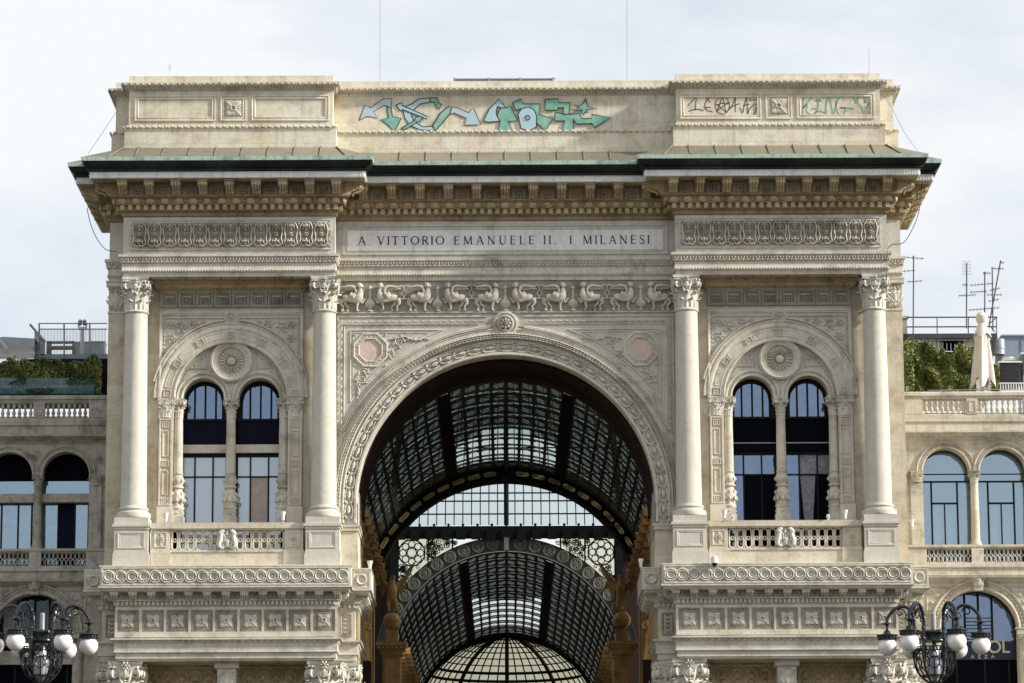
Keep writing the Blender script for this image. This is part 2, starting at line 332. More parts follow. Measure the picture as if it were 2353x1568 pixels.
def modillion(wd, dep, ht):              # scroll bracket, back at y=0, top at z=0, hangs down
    pr = [(0, 0), (-dep, 0), (-dep, -ht*.22), (-dep*.98, -ht*.40), (-dep*.80, -ht*.56), (-dep*.52, -ht*.62), (-dep*.36, -ht*.74), (-dep*.30, -ht*.92), (-dep*.18, -ht), (0, -ht)]
    n = len(pr); V = [(-wd/2, y, z) for y, z in pr]+[(wd/2, y, z) for y, z in pr]
    g = G().add(V, [(i, i+1, n+i+1, n+i) for i in range(n-1)]+[tuple(range(n))[::-1], tuple(range(n, 2*n))])
    g.put(box(-wd*.62, wd*.62, -dep*1.08, 0, -ht*.13, -.003))
    lf = [(0, -dep*1.02, -ht*.16), (0, -dep*1.06, -ht*.42), (0, -dep*.86, -ht*.66), (0, -dep*.55, -ht*.74), (0, -dep*.42, -ht*.9), (0, -dep*.46, -ht*1.02)]
    for q, s_ in ((0, 1), (-.28, .8), (.28, .8)): g.put(tube([(q*wd, y+.02*abs(q), z) for _, y, z in lf], [wd*.13*s_]*5+[wd*.05], 5))
    for q in (-1, 1):
        g.put(tube([(q*wd*.5, -dep*.8+dep*.17*math.cos(a)*(1-a/16), -ht*.34+dep*.17*math.sin(a)*(1-a/16)) for a in np.linspace(0, 11, 16)], dep*.035, 4))
    return g
def corinthian(rs, H, aw, big=1):        # shaft radius, capital height, half width of the abacus
    g = G(); rb = rs*.96
    g.put(lathe([(rb*1.10, -.06*H), (rb*1.16, -.02*H), (rb*1.06, .02*H), (rb, .03*H), (rb*.98, .45*H), (rb*1.1, .75*H), (rb*1.3, .88*H)], 24))
    def leaf(a, z0, ln, wd, out_):
        V = []; n = 8
        for j in range(n+1):
            t = j/n; zz = z0+ln*(t if t < .82 else .82+(t-.82)*.2-(t-.82)**2*3); oo = rb*1.02+out_*(.10+t**4*.95+(0 if t < .8 else .0))
            ww = wd*(.55+.55*math.sin(PI*min(t*1.05, 1)*.62))*(1 if t < .8 else 1-(t-.8)*3)*(1+.14*math.sin(j*2.6))
            for k in range(-2, 3):
                u = k/2; V.append((oo-abs(u)*wd*.25+(.03*wd if k == 0 else 0)+(wd*.06 if abs(k) == 1 else 0), u*ww/2, zz-abs(u)*.03*H))
        Fs = [(j*5+k, j*5+k+1, (j+1)*5+k+1, (j+1)*5+k) for j in range(n) for k in range(4)]
        l = G().add(V, Fs); l.put(ell(0, 0, wd*.24, wd*.09, wd*.13), (rb*1.02+out_*1.0, 0, z0+ln*.86), rz=PI/2); g.put(l, rz=a)
    for k in range(8): leaf(2*PI*k/8+PI/8, .02*H, .36*H, rs*.62, rs*.32)
    for k in range(8): leaf(2*PI*k/8, .08*H, .56*H, rs*.66, rs*.50)
    for k in range(16):
        a = 2*PI*k/16; g.put(tube([(rb*1.03*math.cos(a), rb*1.03*math.sin(a), .02*H), (rb*1.08*math.cos(a), rb*1.08*math.sin(a), .3*H)], [rs*.07, rs*.03], 4))
    for k in range(4):                   # corner volutes and their stalks
        for q in (-1, 1):
            v = G(); r0 = H*.135; c = aw*1.20
            st = smoothline([(rb*.70, q*rb*.72, .42*H), (rb*1.0, q*rb*.62, .62*H), (c-r0*1.6, q*r0*1.3, .82*H), (c-r0*.4, q*r0*.55, .86*H)], 5)
            v.put(tube([tuple(p) for p in st], H*.032, 5))
            sp_ = [(c-r0*.35+r0*(1-t/26)*math.sin(-t*.42+.3), q*r0*.5, .735*H+r0*(1-t/26)*math.cos(-t*.42+.3)) for t in range(0, 22)]
            v.put(tube([(p[0], p[1], p[2]) for p in sp_], H*.034, 5)); v.put(ball(c-r0*.35, q*r0*.5, .735*H, H*.045, 8)); g.put(v, rz=PI/4+k*PI/2)
        v = G()                          # centre helices and flower
        for q in (-1, 1):
            cx_ = q*aw*.60; v.put(tube([(aw*.93-.10*aw*i_/22, y, z) for i_, (y, _, z) in enumerate(spiral(cx_, .745*H, H*.125, 1.7, PI/2, q, 22))], H*.030, 5)); v.put(ball(aw*.90, cx_, .745*H, H*.04, 8))
            v.put(tube([tuple(p) for p in smoothline([(rb*1.15, q*rb*.10, .45*H), (rb*1.22, q*rb*.30, .60*H), (aw*.90, q*aw*.34, .80*H), (aw*.93, q*aw*.60, .872*H)], 4)], H*.028, 5))
        fl = G(); fl.put(rosette(H*.105, 6, .55)); v.put(fl, (aw*.98, 0, .90*H), rz=PI/2)
        fl = leaf_fan(0, 0, PI/2, .22*H, .16*H, .05*H); v.put(fl, (rb*1.25, 0, .6*H), rz=PI/2)
        g.put(v, rz=k*PI/2)
    for z0, z1, s_ in ((.86, .92, .93), (.925, 1.0, 1.0)):   # concave abacus
        pts = []
        for k in range(4):
            a = PI/4+k*PI/2
            for j in range(7):
                t = j/6; p = np.array([math.cos(a), math.sin(a)])*(1-t)+np.array([math.cos(a+PI/2), math.sin(a+PI/2)])*t
                sc_ = aw*s_*1.36*(1-.13*math.sin(PI*t)); 
                if j < 6: pts.append((p[0]*sc_, p[1]*sc_))
        n = len(pts); V = [(x, y, z0*H) for x, y in pts]+[(x*1.03, y*1.03, z1*H) for x, y in pts]
        g.add(V, [(i, (i+1) % n, n+(i+1) % n, n+i) for i in range(n)]+[tuple(range(n))[::-1], tuple(range(n, 2*n))])
    return g
def col_base(rs, H, pw):
    g = G(); g.put(lathe([(rs, H*1.15), (rs*1.04, H), (rs*1.16, H*.97), (rs*1.18, H*.85), (rs*1.10, H*.78), (rs*1.08, H*.66), (rs*1.16, H*.6), (rs*1.30, H*.52), (rs*1.34, H*.30), (rs*1.30, H*.06), (rs*1.1, 0)], 32))
    return g
def griffin():                           # body 1.35 wide, 1.27 tall, faces +x; feet at z=0; flattened relief
    g = G()
    def ch(pts, rad, y=0): g.put(tube([(p[0], y, p[1]) for p in smoothline(pts, 3)], list(np.interp(np.linspace(0, len(rad)-1, (len(pts)-1)*3+1), range(len(rad)), rad)), 8, flat=.75))
    ch([(-.40, .55), (-.2, .56), (.05, .50), (.25, .52), (.36, .62), (.40, .80), (.36, .95)], [.12, .16, .14, .18, .19, .14, .10], -.07)    # trunk and neck
    ch([(.30, 1.02), (.38, 1.06), (.47, 1.03), (.50, .99)], [.10, .135, .10, .06], -.11)     # head, muzzle
    ch([(.30, 1.10), (.30, 1.20)], [.035, .012], -.12); ch([(.37, 1.13), (.38, 1.2)], [.03, .012], -.12)
    for q in range(4): ch([(.27-.02*q, 1.05-.08*q), (.20-.02*q, 1.0-.08*q)], [.04, .02], -.08)
    ch([(.30, .45), (.26, .25), (.25, .08)], [.10, .055, .04], -.06); ch([(.25, .05), (.36, .03)], [.05, .03], -.07)           # standing fore leg
    ch([(.38, .50), (.50, .36), (.56, .48), (.66, .52)], [.08, .055, .05, .045], -.04)          # raised paw on the urn
    ch([(-.42, .50), (-.50, .34), (-.38, .20), (-.44, .06)], [.13, .085, .045, .035], -.06); ch([(-.46, .04), (-.33, .03)], [.045, .03], -.07)
    ch([(-.30, .46), (-.28, .30), (-.14, .18), (-.20, .05)], [.09, .07, .04, .03], -.02); ch([(-.22, .04), (-.10, .03)], [.04, .025], -.03)
    ch([(.20, .72), (.06, .60), (-.02, .66), (.02, .78)], [.10, .13, .10, .05], -.14)                  # wing root
    ch([(.22, .76), (.14, .98), (-.1, 1.04), (-.42, 1.0), (-.60, 1.06)], [.05, .07, .055, .035, .02], -.13)
    for q in range(7): ch([(.14-.10*q, .98-.005*q), (.02-.10*q, .84+.012*q)], [.035, .018], -.10)
    ch([(-.46, .55), (-.66, .52), (-.70, .62), (-.60, .74), (-.72, .95), (-.62, 1.10), (-.54, 1.02)], [.03, .024, .022, .02, .02, .022, .02], -.05)  # tail knot
    return g
def urn():
    g = G(); pr = [(.02, 0), (.13, .02), (.13, .05), (.05, .09), (.07, .14), (.19, .22), (.225, .34), (.22, .40), (.16, .44), (.06, .55), (.05, .72), (.06, .92), (.11, .95), (.11, 1.0), (.05, 1.03), (.04, 1.09), (0, 1.1)]
    g.put(lathe(pr, 14), scale=(1, .6, 1)); return g
def helper_balusters(): pass

# ---------------------------------------------------------------- the ground
tag(G().add([(-900, -400, 0), (900, -400, 0), (900, 900, 0), (-900, 900, 0)], [(0, 1, 2, 3)]).build('ground', M['pave'], smooth=0), kind='structure')

# ================================================================ the triumphal arch
root = thing('triumphal_arch', 'monumental pale stone arch front with green copper cornice, columns, graffiti and carved inscription', 'building')
BX = 12.74
def A(px, py, Y): return at(px, py, Y)
def ZB(py, Y): return float(at(527, py, Y)[2])          # heights read in the left bay
def ZC(py, Y): return float(at(1161, py, Y)[2])         # heights read on the centre line
def mirror(path): return path+[(-x, y) for x, y in path[::-1]]
PE = mirror([(-18.46, 9), (-18.46, 0), (-17.71, 0), (-17.71, -1.1), (-7.89, -1.1), (-7.89, 0)])      # upper entablature plan
YR = -1.1
zt = ZB(498, YR); z_fb = ZB(584, YR)
z483 = ZB(483, YR-.20); z470 = ZB(470, YR-.22); z469 = ZB(468, YR-.36); z449 = ZB(449, YR-.58); zS = ZB(408, YR-1.42); z395 = ZB(395, YR-1.45); z368 = ZB(368, YR-1.76); z358 = ZB(358, YR-1.80)
def P_(name, g, mat, parent=None, **k): return g.build(name, M[mat], parent or root, **k)
# frieze and the body wall behind it
P_('frieze', sweep(PE, [(0, zt), (0, z_fb)]), 'panel')
P_('bed_moulding', sweep(PE, [(.36, z469+.02), (.36, z469-.03), (.22, z470), (.22, z483), (.20, z483-.02), (.10, z483-.08), (.08, zt+.04), (0, zt)]), 'ochre_shade')
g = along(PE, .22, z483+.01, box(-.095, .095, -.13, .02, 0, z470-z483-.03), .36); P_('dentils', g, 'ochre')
P_('ovolo_moulding', sweep(PE, [(.50, z449+.05), (.62, z449+.04), (.62, z449-.03), (.55, z449-.06), (.44, z449-.16), (.38, z469+.08), (.37, z469+.02), (.36, z469)]), 'ochre_shade')
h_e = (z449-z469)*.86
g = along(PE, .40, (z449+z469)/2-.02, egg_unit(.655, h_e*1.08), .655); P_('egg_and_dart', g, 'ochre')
P_('coffer_wall', sweep(PE, [(.50, zS), (.50, z449+.03)]), 'ochre_shade')
P_('soffit', sweep(PE, [(1.42, zS), (.45, zS+.002)]), 'ochre')
P_('corona', sweep(PE, [(1.46, z395+.03), (1.46, z395), (1.42, z395-.02), (1.42, zS), (1.36, zS-.001)]), 'white')
g = along(PE, 1.42, z395-.06, box(-.032, .032, -.045, .01, zS-z395+.09, 0), .125); P_('corona_flutes', g, 'white')
z_m = z395+(z368-z395)*.28
P_('copper_cyma', sweep(PE, [(1.76, z368+.02), (1.74, z368-.04), (1.70, z368-.14), (1.62, z_m+.12), (1.50, z_m+.03), (1.53, z_m), (1.55, z_m-.05), (1.50, z395+.04), (1.42, z395+.01)]), 'dkcop')
P_('copper_fascia', sweep(PE, [(1.74, z358+.001), (1.81, z358), (1.80, z368+.01), (1.76, z368)]), 'verd')
PA = mirror([(-18.28, 9), (-18.28, .05), (-17.55, .05), (-17.55, -1.05), (-8.03, -1.05), (-8.03, .05)])    # attic plan
ab = ZB(340, YR-.1)
# copper sheet roofs sloping from the gutter up to the attic
n = len(PE); V = [(p[0], p[1], z358-.01) for p in offs(PE, 1.79)]+[(p[0], p[1], ab+.03) for p in offs(PA, .16)]
P_('cornice_roof', G().add(V, [(i, i+1, n+i+1, n+i) for i in range(n-1)]), 'roofc', smooth=0)
g = G(); a_, b_ = offs(PE, 1.76), offs(PA, .2)
for i in range(n-1):
    if np.linalg.norm(a_[i+1]-a_[i]) < 1: continue
    m = int(np.linalg.norm(a_[i+1]-a_[i])/1.3)
    dlt = (a_[i+1]-a_[i])/np.linalg.norm(a_[i+1]-a_[i])
    for k in range(1, m+1):
        t = k/(m+1); p = a_[i]*(1-t)+a_[i+1]*t; tb = np.clip(np.dot(p-b_[i], b_[i+1]-b_[i])/np.dot(b_[i+1]-b_[i], b_[i+1]-b_[i]), 0, 1); q = b_[i]*(1-tb)+b_[i+1]*tb
        g.put(tube([(p[0], p[1], z358+.02), (q[0], q[1], ab+.05)], .035, 5))
P_('roof_seams', g, 'roofc')
# modillions and coffer flowers
mod = modillion(.40, .74, (zS-z449)*.93).build('modillion', M['ochre'], root)
cof = G(); cof.put(frame(-.33, .33, -.27, .27, [(0, 0), (0, -.06), (.04, -.06), (.045, -.002)])); cof.put(quad(-.29, .29, -.23, .23, -.003)); cof_o = cof.build('coffer', M['soot_shade'], root); flower_square(.19).build('coffer_flower', M['ochre_shade'], cof_o, loc=(0, -.01, 0))
cnt = 0; mp_ = offs(PE, .50); zc = z449+(zS-z449)*.36
cls = offs(PE, .50)
def place(o0, x, y, z, rz, first):
    o = o0 if first else dup(o0); o.location = (x, y, z); o.rotation_euler.z = rz; return o
first = [True, True]
def mods(x0, x1, y, n_, sides=False):
    for k in range(n_):
        x = x0+(x1-x0)*k/(n_-1); place(mod, x, y, zS-.004, 0, first[0]); first[0] = False
        if k < n_-1: place(cof_o, x+(x1-x0)/(n_-1)/2, y-.004, zc, 0, first[1]); first[1] = False
for s_ in (-1, 1): mods(s_*BX-4.95, s_*BX+4.95, YR-.50, 9)
mods(-6.6, 6.6, -.50, 11)
for s_ in (-1, 1):                       # corner and side modillions
    for y, rz in ((-.35, s_*PI/2), (.9, s_*PI/2), (2.2, s_*PI/2), (3.5, s_*PI/2), (4.8, s_*PI/2)):
        place(mod, s_*18.96, y, zS-.004, rz, False)
    for xx, yy, rz in ((17.71+.5, -1.25, PI/2), (7.89-.5, -1.25, -PI/2)):
        place(mod, s_*xx, yy, zS-.004, rz*s_, False)
    place(mod, s_*18.2, -.5, zS-.004, 0, False)
# attic
aY = -1.05
a297, a290, a208, a203, a198, a188, a187, a174 = [ZB(v, aY-o) for v, o in ((297, .18), (290, .2), (208, 0), (203, .1), (198.5, .2), (188.5, .32), (187, .34), (174, .02))]
P_('attic_wall', sweep(PA, [(0, a208+.3), (0, a290-.02), (.17, a290-.05), (.17, ab)]), 'attic')
P_('attic_cornice', sweep(PA, [(-.6, a174-.02), (.02, a174), (.02, a187+.02), (.34, a187), (.34, a188-.04), (.28, a188-.06), (.24, a198+.04), (.18, a198), (.10, a198-.02), (.10, a203-.02), (.03, a208+.02), (0, a208-.02)]), 'attic')
g = along(PA, .19, a290-.005, bead_unit(.30, .15, .10), .30); P_('attic_bead_course', g, 'attic')
g = along(PA, .30, (a187+a188)/2-.10, bead_unit(.28, .13, .08), .28); P_('cornice_beads', g, 'relief')
g = along(PA, .12, a203+.035, ell(0, 0, .055, .085, .08), .15); P_('cornice_eggs', g, 'relief')
V = [(p[0], p[1], a174-.022) for p in offs(PA, -.55)]; P_('attic_roof', G().add(V, [tuple(range(len(V)))]), 'roofc', smooth=0)
# attic panels
fr = [(0, 0), (0, -.05), (.06, -.06), (.09, -.02), (.15, -.05), (.18, -.05), (.20, -.006)]
for s_ in (-1, 1):
    zp0, zp1 = ZB(278, aY), ZB(219, aY)
    for x0, x1 in ((-4.55, -.75), (.9, 4.55)):
        x0 += 0; g = frame(x0, x1, zp0, zp1, fr); P_('attic_panel_frame', g, 'attic', loc=(s_*BX, aY-.002, 0))
    zm = (zp0+zp1)/2; g = frame(-.62, .62, zp0, zp1, fr); o = P_('attic_flower_panel', g, 'attic', loc=(s_*BX+.07, aY-.002, 0))
    P_('carved_flower', flower_square(.42), 'relief', parent=o, loc=(0, -.01, zm))
# ---- architrave
Z = lambda py, o: ZB(py, YR-o)
ar = [(0, z_fb), (.20, z_fb-.005), (.20, Z(588, .2)), (.12, Z(592, .1)), (.08, Z(597, .08)), (.08, Z(603, .08)), (.04, Z(604, .04)), (.04, Z(616, .04)), (.05, Z(617, .05)), (.05, Z(624, .05)), (0, Z(626, 0)), (-.03, Z(634.5, 0)), (-.03, Z(634.5, 0)-.001)]
zA = Z(634.5, 0)
P_('architrave', sweep(PE, ar), 'relief')
g = along(PE, .10, Z(594, .1), ell(0, 0, .045, .09, .07), .14); g = along(PE, .08, Z(600, .1), bead_unit(.22, .11, .07), .22, g); P_('architrave_beads', g, 'relief')
g = along(PE, .05, Z(620.5, .05), ell(0, 0, .05, .06, .06), .13); P_('fascia_beads', g, 'relief')
# frieze panels of the bays
fz0, fz1 = ZB(574, YR), ZB(504, YR)
unit = G(); H = (fz1-fz0)*.40
el = smoothline([(-.26, H*.70), (-.30, H*.2), (-.25, -H*.3), (-.30, -H*.75), (-.14, -H*.98), (0, -H*.9), (.14, -H*.98), (.30, -H*.75), (.25, -H*.3), (.30, H*.2), (.26, H*.70), (.12, H*.98), (0, H*.9), (-.12, H*.98)], 3, True)
unit.put(tube([(p[0], -.06, p[1]) for p in el], .028, 5, True))
unit.put(rosette(.13, 6, .6), (0, -.03, 0)); 
for q in (-1, 1):
    unit.put(ell(0, q*H*.56, .17, .06, .14)); unit.put(ell(0, q*H*.74, .12, .075, .13)); unit.put(ell(0, q*H*.40, .07, .07, .09)); [unit.put(ell(.07*w_, q*H*.62, .03, .10, .17, seg=6)) for w_ in (-2, -1, 0, 1, 2)]
    for p in (-1, 1):
        unit.put(tube(spiral(p*.17, q*H*.88, .09, 1.3, PI/2, p*q, 10, y=-.06), .022, 4)); unit.put(ell(p*.15, q*H*.45, .07, .04, .07, ang=p*q*.8))
        unit.put(ell(p*.355, q*H*.42, .03, .10, .07)); unit.put(ell(p*.355, q*H*.85, .03, .08, .07)); unit.put(ell(p*.355, 0, .025, .06, .05))
g = G()
for k in range(13): g.put(unit, ((k-6)*.703, -.012, 0), (1, 1.5, 1))
fgr = quad(-4.55, 4.55, fz0+.12, fz1-.12, -.006)
bf = []
for s_ in (-1, 1):
    o = P_('frieze_panel', frame(-4.68, 4.68, fz0, fz1, [(0, 0), (0, -.05), (.05, -.055), (.09, -.02), (.15, -.035), (.17, -.006)]), 'panel', loc=(s_*BX+.0, YR-.003, 0)); P_('frieze_ground', fgr, 'soot_shade', parent=o, smooth=0)
    if not bf: bf.append(P_('palmette_frieze', g, 'relief', parent=o, loc=(0, 0, (fz0+fz1)/2)))
    else: dup(bf[0], parent=o)
# inscription
iz0, iz1 = ZC(585, 0), ZC(516, 0); ix = 7.60
o = P_('inscription_frame', frame(-ix, ix, iz0, iz1, [(0, 0), (0, -.05), (.06, -.06), (.12, -.01), (.16, -.03), (.22, -.035), (.25, -.008)]), 'panel', loc=(0, -.003, 0))
P_('inscription_slab', quad(-ix+.24, ix-.24, iz0+.2, iz1-.2, -.012), 'slab', parent=o, smooth=0)
lt = G()
def bar(p, q, w0, w1=None): 
    w1 = w1 or w0; p, q = np.array(p, float), np.array(q, float); d = q-p; d /= np.linalg.norm(d); nn = np.array([-d[1], d[0]])
    V = [p+nn*w0/2, p-nn*w0/2, q-nn*w1/2, q+nn*w1/2]; return G().add([(v[0], -.02, v[1]) for v in V], [(0, 1, 2, 3)])
TK, TN = .15, .075
def serif(x, z, w_=.16): return bar((x-w_, z+(.015 if z < .5 else -.015)), (x+w_, z+(.015 if z < .5 else -.015)), .035)
def glyph(c):
    g = G(); pu = g.put
    if c == 'I': pu(bar((.1, 0), (.1, 1), TK)); pu(serif(.1, 0)); pu(serif(.1, 1)); return g, .2
    if c == 'A': pu(bar((.08, 0), (.42, 1), TN)); pu(bar((.42, 1), (.78, 0), TK)); pu(bar((.2, .36), (.66, .36), TN)); pu(serif(.08, 0)); pu(serif(.78, 0)); return g, .86
    if c == 'V': pu(bar((.08, 1), (.42, 0), TK)); pu(bar((.42, 0), (.74, 1), TN)); pu(serif(.08, 1)); pu(serif(.74, 1)); return g, .84
    if c == 'T': pu(bar((.38, 0), (.38, 1), TK)); pu(bar((0, .97), (.76, .97), TN)); pu(serif(.38, 0)); pu(bar((.02, .97), (.02, .80), .04)); pu(bar((.74, .97), (.74, .80), .04)); return g, .76
    if c == 'E': pu(bar((.12, 0), (.12, 1), TK)); pu(bar((.05, .975), (.58, .975), TN)); pu(bar((.12, .52), (.5, .52), TN)); pu(bar((.05, .025), (.6, .025), TN)); pu(bar((.59, 0), (.59, .2), .04)); pu(bar((.57, 1), (.57, .82), .04)); pu(bar((.5, .43), (.5, .61), .04)); return g, .64
    if c == 'L': pu(bar((.12, 0), (.12, 1), TK)); pu(serif(.12, 1)); pu(bar((.05, .025), (.58, .025), TN)); pu(bar((.57, 0), (.57, .22), .04)); return g, .62
    if c == 'N': pu(bar((.12, 0), (.12, 1), TN)); pu(bar((.12, 1), (.76, 0), TK)); pu(bar((.76, 0), (.76, 1), TN)); pu(serif(.12, 0)); pu(serif(.76, 1)); pu(serif(.08, 1, .1)); return g, .9
    if c == 'M': pu(bar((.12, 0), (.14, 1), TN)); pu(bar((.14, 1), (.52, .03), TK)); pu(bar((.52, .03), (.88, 1), TN)); pu(bar((.88, 1), (.92, 0), TK)); pu(serif(.12, 0)); pu(serif(.92, 0)); return g, 1.04
    if c == 'U': 
        P = [(.14, 1), (.14, .35), (.2, .12), (.42, .01), (.64, .12), (.70, .35), (.70, 1)]; pts = smoothline(P, 4)
        for i in range(len(pts)-1): pu(bar(pts[i], pts[i+1], TK if i < len(pts)/2 else TN))
        pu(serif(.14, 1)); pu(serif(.70, 1)); return g, .84
    if c == 'O':
        V = []; n_ = 28
        for i in range(n_):
            a = 2*PI*i/n_; V.append((.5+.5*math.cos(a), -.02, .5+.51*math.sin(a)))
        for i in range(n_):
            a = 2*PI*i/n_; V.append((.5+(.5-TK*1.05)*math.cos(a), -.02, .5+(.51-TN)*math.sin(a)))
        g.add(V, [(i, (i+1) % n_, n_+(i+1) % n_, n_+i) for i in range(n_)]); return g, 1.0
    if c == 'R':
        pu(bar((.12, 0), (.12, 1), TK)); pu(serif(.12, 0)); pts = smoothline([(.06, .975), (.4, .97), (.58, .87), (.6, .72), (.5, .56), (.3, .5), (.12, .5)], 4)
        for i in range(len(pts)-1): pu(bar(pts[i], pts[i+1], TN if i < 6 or i > 18 else TK*.9))
        pu(bar((.36, .5), (.74, .02), TK)); return g, .74
    if c == 'S':
        pts = smoothline([(.5, .80), (.46, .94), (.28, .99), (.1, .90), (.08, .72), (.22, .58), (.42, .44), (.52, .26), (.42, .06), (.22, .01), (.06, .08), (.03, .24)], 4)
        for i in range(len(pts)-1): t = i/len(pts); pu(bar(pts[i], pts[i+1], TN+.06*math.exp(-((t-.5)/.22)**2)))
        return g, .56
    pu(bar((.05, .06), (.16, .06), .11)); return g, .2
H = ZC(541.5, 0)-ZC(561, 0)
for word, zx0, zx1 in (('A', 178, 233), ('VITTORIO', 310, 764), ('EMANUELE', 830, 1376), ('II.', 1441, 1523), ('I', 1617, 1634), ('MILANESI', 1706, 2158)):
    x0, x1 = [float(at(762.3+v*.3379, 551, 0)[0]) for v in (zx0, zx1)]
    gl_ = [glyph(c) for c in word]; wsum = sum(a for _, a in gl_)*H; gap = (x1-x0-wsum)/max(1, len(word)-1) if len(word) > 1 else 0; x = x0
    for gg, a in gl_: lt.put(gg, (x, 0, 0), (H, 1, H)); x += a*H+gap
P_('inscription_letters', lt, 'ink', parent=o, loc=(0, 0, ZC(561, 0)), smooth=0)
# ================================================================ centre bay
zg0, zg1 = ZC(716, .05), ZC(643, .0)
RS = 7.25; ZS0 = 24.88; Rin = 6.87; zimp = ZC(1204, 0)     # archivolt centre height, opening radius, impost top
zfl = ZB(1299, -1.15)                                        # level of the ledge top
xs = sorted(set(list(np.linspace(-7.95, 7.95, 60))+[Rin*math.cos(a) for a in np.linspace(0, PI, 49)]))
loa = lambda x: ZS0+math.sqrt(max(Rin*Rin-x*x, 0)) if abs(x) < Rin else zfl
g = slab([x for x in xs if -7.95 <= x <= -Rin+1e-9], lambda x: zfl, lambda x: zg1+.3, .1, 5.9)
g.put(slab([x for x in xs if Rin-1e-9 <= x <= 7.95], lambda x: zfl, lambda x: zg1+.3, .1, 5.9))
g.put(slab([x for x in xs if abs(x) <= Rin+1e-9], lambda x: ZS0+math.sqrt(max(Rin*Rin-x*x, 0)), lambda x: zg1+.3, .1, .9))
P_('spandrel_wall', g, 'panel')
P_('griffin_ground', quad(-7.85, 7.85, zg0, zg1+.2, .093), 'soot_shade', smooth=0)
P_('griffin_shelf', sweep([(-7.85, .1), (7.85, .1)], [(0, zg0+.03), (.09, zg0+.02), (.09, zg0-.03), (.04, zg0-.08), (0, zg0-.09)]), 'panel')
g0 = griffin(); u0 = urn(); ob = None
for k in range(-2, 3):
    o = P_('carved_urn', u0, 'relief', loc=(k*3.15, .08, zg0+.03)) if k == -2 else dup(ou, (k*3.15, .08, zg0+.03)); ou = o; o.scale = (1.15, 1.5, 1.13)
    for s_ in (-1, 1):
        if ob is None: ob = P_('carved_griffin', g0, 'relief')
        else: ob = dup(ob)
        ob.location = (k*3.15+s_*.86, .09, zg0+.03); ob.scale = (-s_*1.0, 1.7, 1.13)
# archivolt
av = [(0, .9), (0, .02), (.04, -.02), (.12, -.02), (.14, .03), (.155, .03), (.16, .16), (.58, .16), (.585, .02), (.64, -.02), (.68, -.02), (.72, .03), (.78, .03), (.80, .02), (.86, -.06), (.92, -.06), (1.0, .02), (1.05, .04), (1.20, .04), (1.22, .0), (1.27, .0), (1.30, .06), (1.36, .06), (1.40, .01), (1.46, .03), (1.46, .09)]
P_('archivolt', arc(0, ZS0, Rin, av, 0, PI, 96), 'relief'); P_('archivolt_channel', arc(0, ZS0, Rin, [(.16, .153), (.578, .153)], 0, PI, 96), 'soot_shade')
for s_ in (-1, 1):
    for (d0, y0), (d1, y1) in zip(av[2:16], av[3:17]): pass
stl = G()
for s_ in (-1, 1):                        # straight foot of the archivolt down to the impost
    V = []
    for dr, y in av[:16]: V += [(s_*(Rin+dr), y, ZS0), (s_*(Rin+dr), y, zimp+.1)]
    stl.add(V, [(2*j, 2*j+1, 2*j+3, 2*j+2) for j in range(15)])
P_('archivolt_foot', stl, 'relief')
# leaf torus
lt_ = G(); rr = random.Random(3)
for k in range(3): 
    for q in (-1, 0, 1): lt_.put(ell(-.05+.05*k, q*.085, .065, .042, .15+.05*rr.random(), ang=q*.6+.4*rr.random(), seg=6))
g = arc_units(0, ZS0, Rin+.89, lt_, 150, -.03, PI+.03, y=-.07); P_('leaf_torus', g, 'cap')
# scroll and shell band
sh = G(); leaf_fan(0, -.10, PI/2, .30, .34, .09, 7, sh); sh.put(ell(0, -.13, .07, .06, .12))
vs = G()
vs.put(ell(.02, 0, .25, .13, .17, seg=12, rings=3)); vs.put(ell(-.08, 0, .10, .05, .23)); vs.put(ell(.14, 0, .07, .035, .22))
for q in (-1, 1):
    vs.put(tube([(-.44, -.05, q*.10), (-.30, -.10, q*.17), (-.05, -.12, q*.19), (.2, -.10, q*.15), (.36, -.08, q*.04)], [.02, .04, .045, .04, .02], 5)); vs.put(ell(-.34, q*.12, .10, .05, .2, ang=q*.6)); vs.put(ell(.33, q*.08, .07, .04, .16, ang=-q*.6))
gs = G(); nU = 33
for k in range(nU):
    a = PI*(k+.5)/nU; R0 = RS+.0
    gs.put(vs, (R0*math.cos(a), .15, ZS0+R0*math.sin(a)), (1 if a > PI/2 else -1, 1, 1), ry=a-PI/2)
    if k < nU-1:
        a = PI*(k+1)/nU; gs.put(sh, (R0*math.cos(a), .15, ZS0+R0*math.sin(a)), (.62, 1.8, 1.1), ry=a-PI/2+(PI/2 if a > PI/2 else -PI/2))
for s_ in (-1, 1): gs.put(vs, (s_*RS, .14, ZS0-.35), ry=PI/2); gs.put(sh, (s_*RS, .14, ZS0-.8), (.6, 1.5, 1), ry=0)
P_('scroll_band', gs, 'cap')
ro = G(); ro.put(bead_unit(.34, .09, .07)); 
g = arc_units(0, ZS0, Rin+1.33, ro, 74, R_(24), R_(84)); g = arc_units(0, ZS0, Rin+1.33, ro, 74, R_(96), R_(156), g=g)
zrt = ZC(737, .0); 
for s_ in (-1, 1):
    z = zrt
    while z > ZS0+3.35: g.put(ro, (s_*7.62, .03, z), ry=PI/2); z -= .34
x = 1.15
while x < 7.6:
    for s_ in (-1, 1): g.put(ro, (s_*x, .03, zrt))
    x += .34
P_('rope_moulding', g, 'relief')
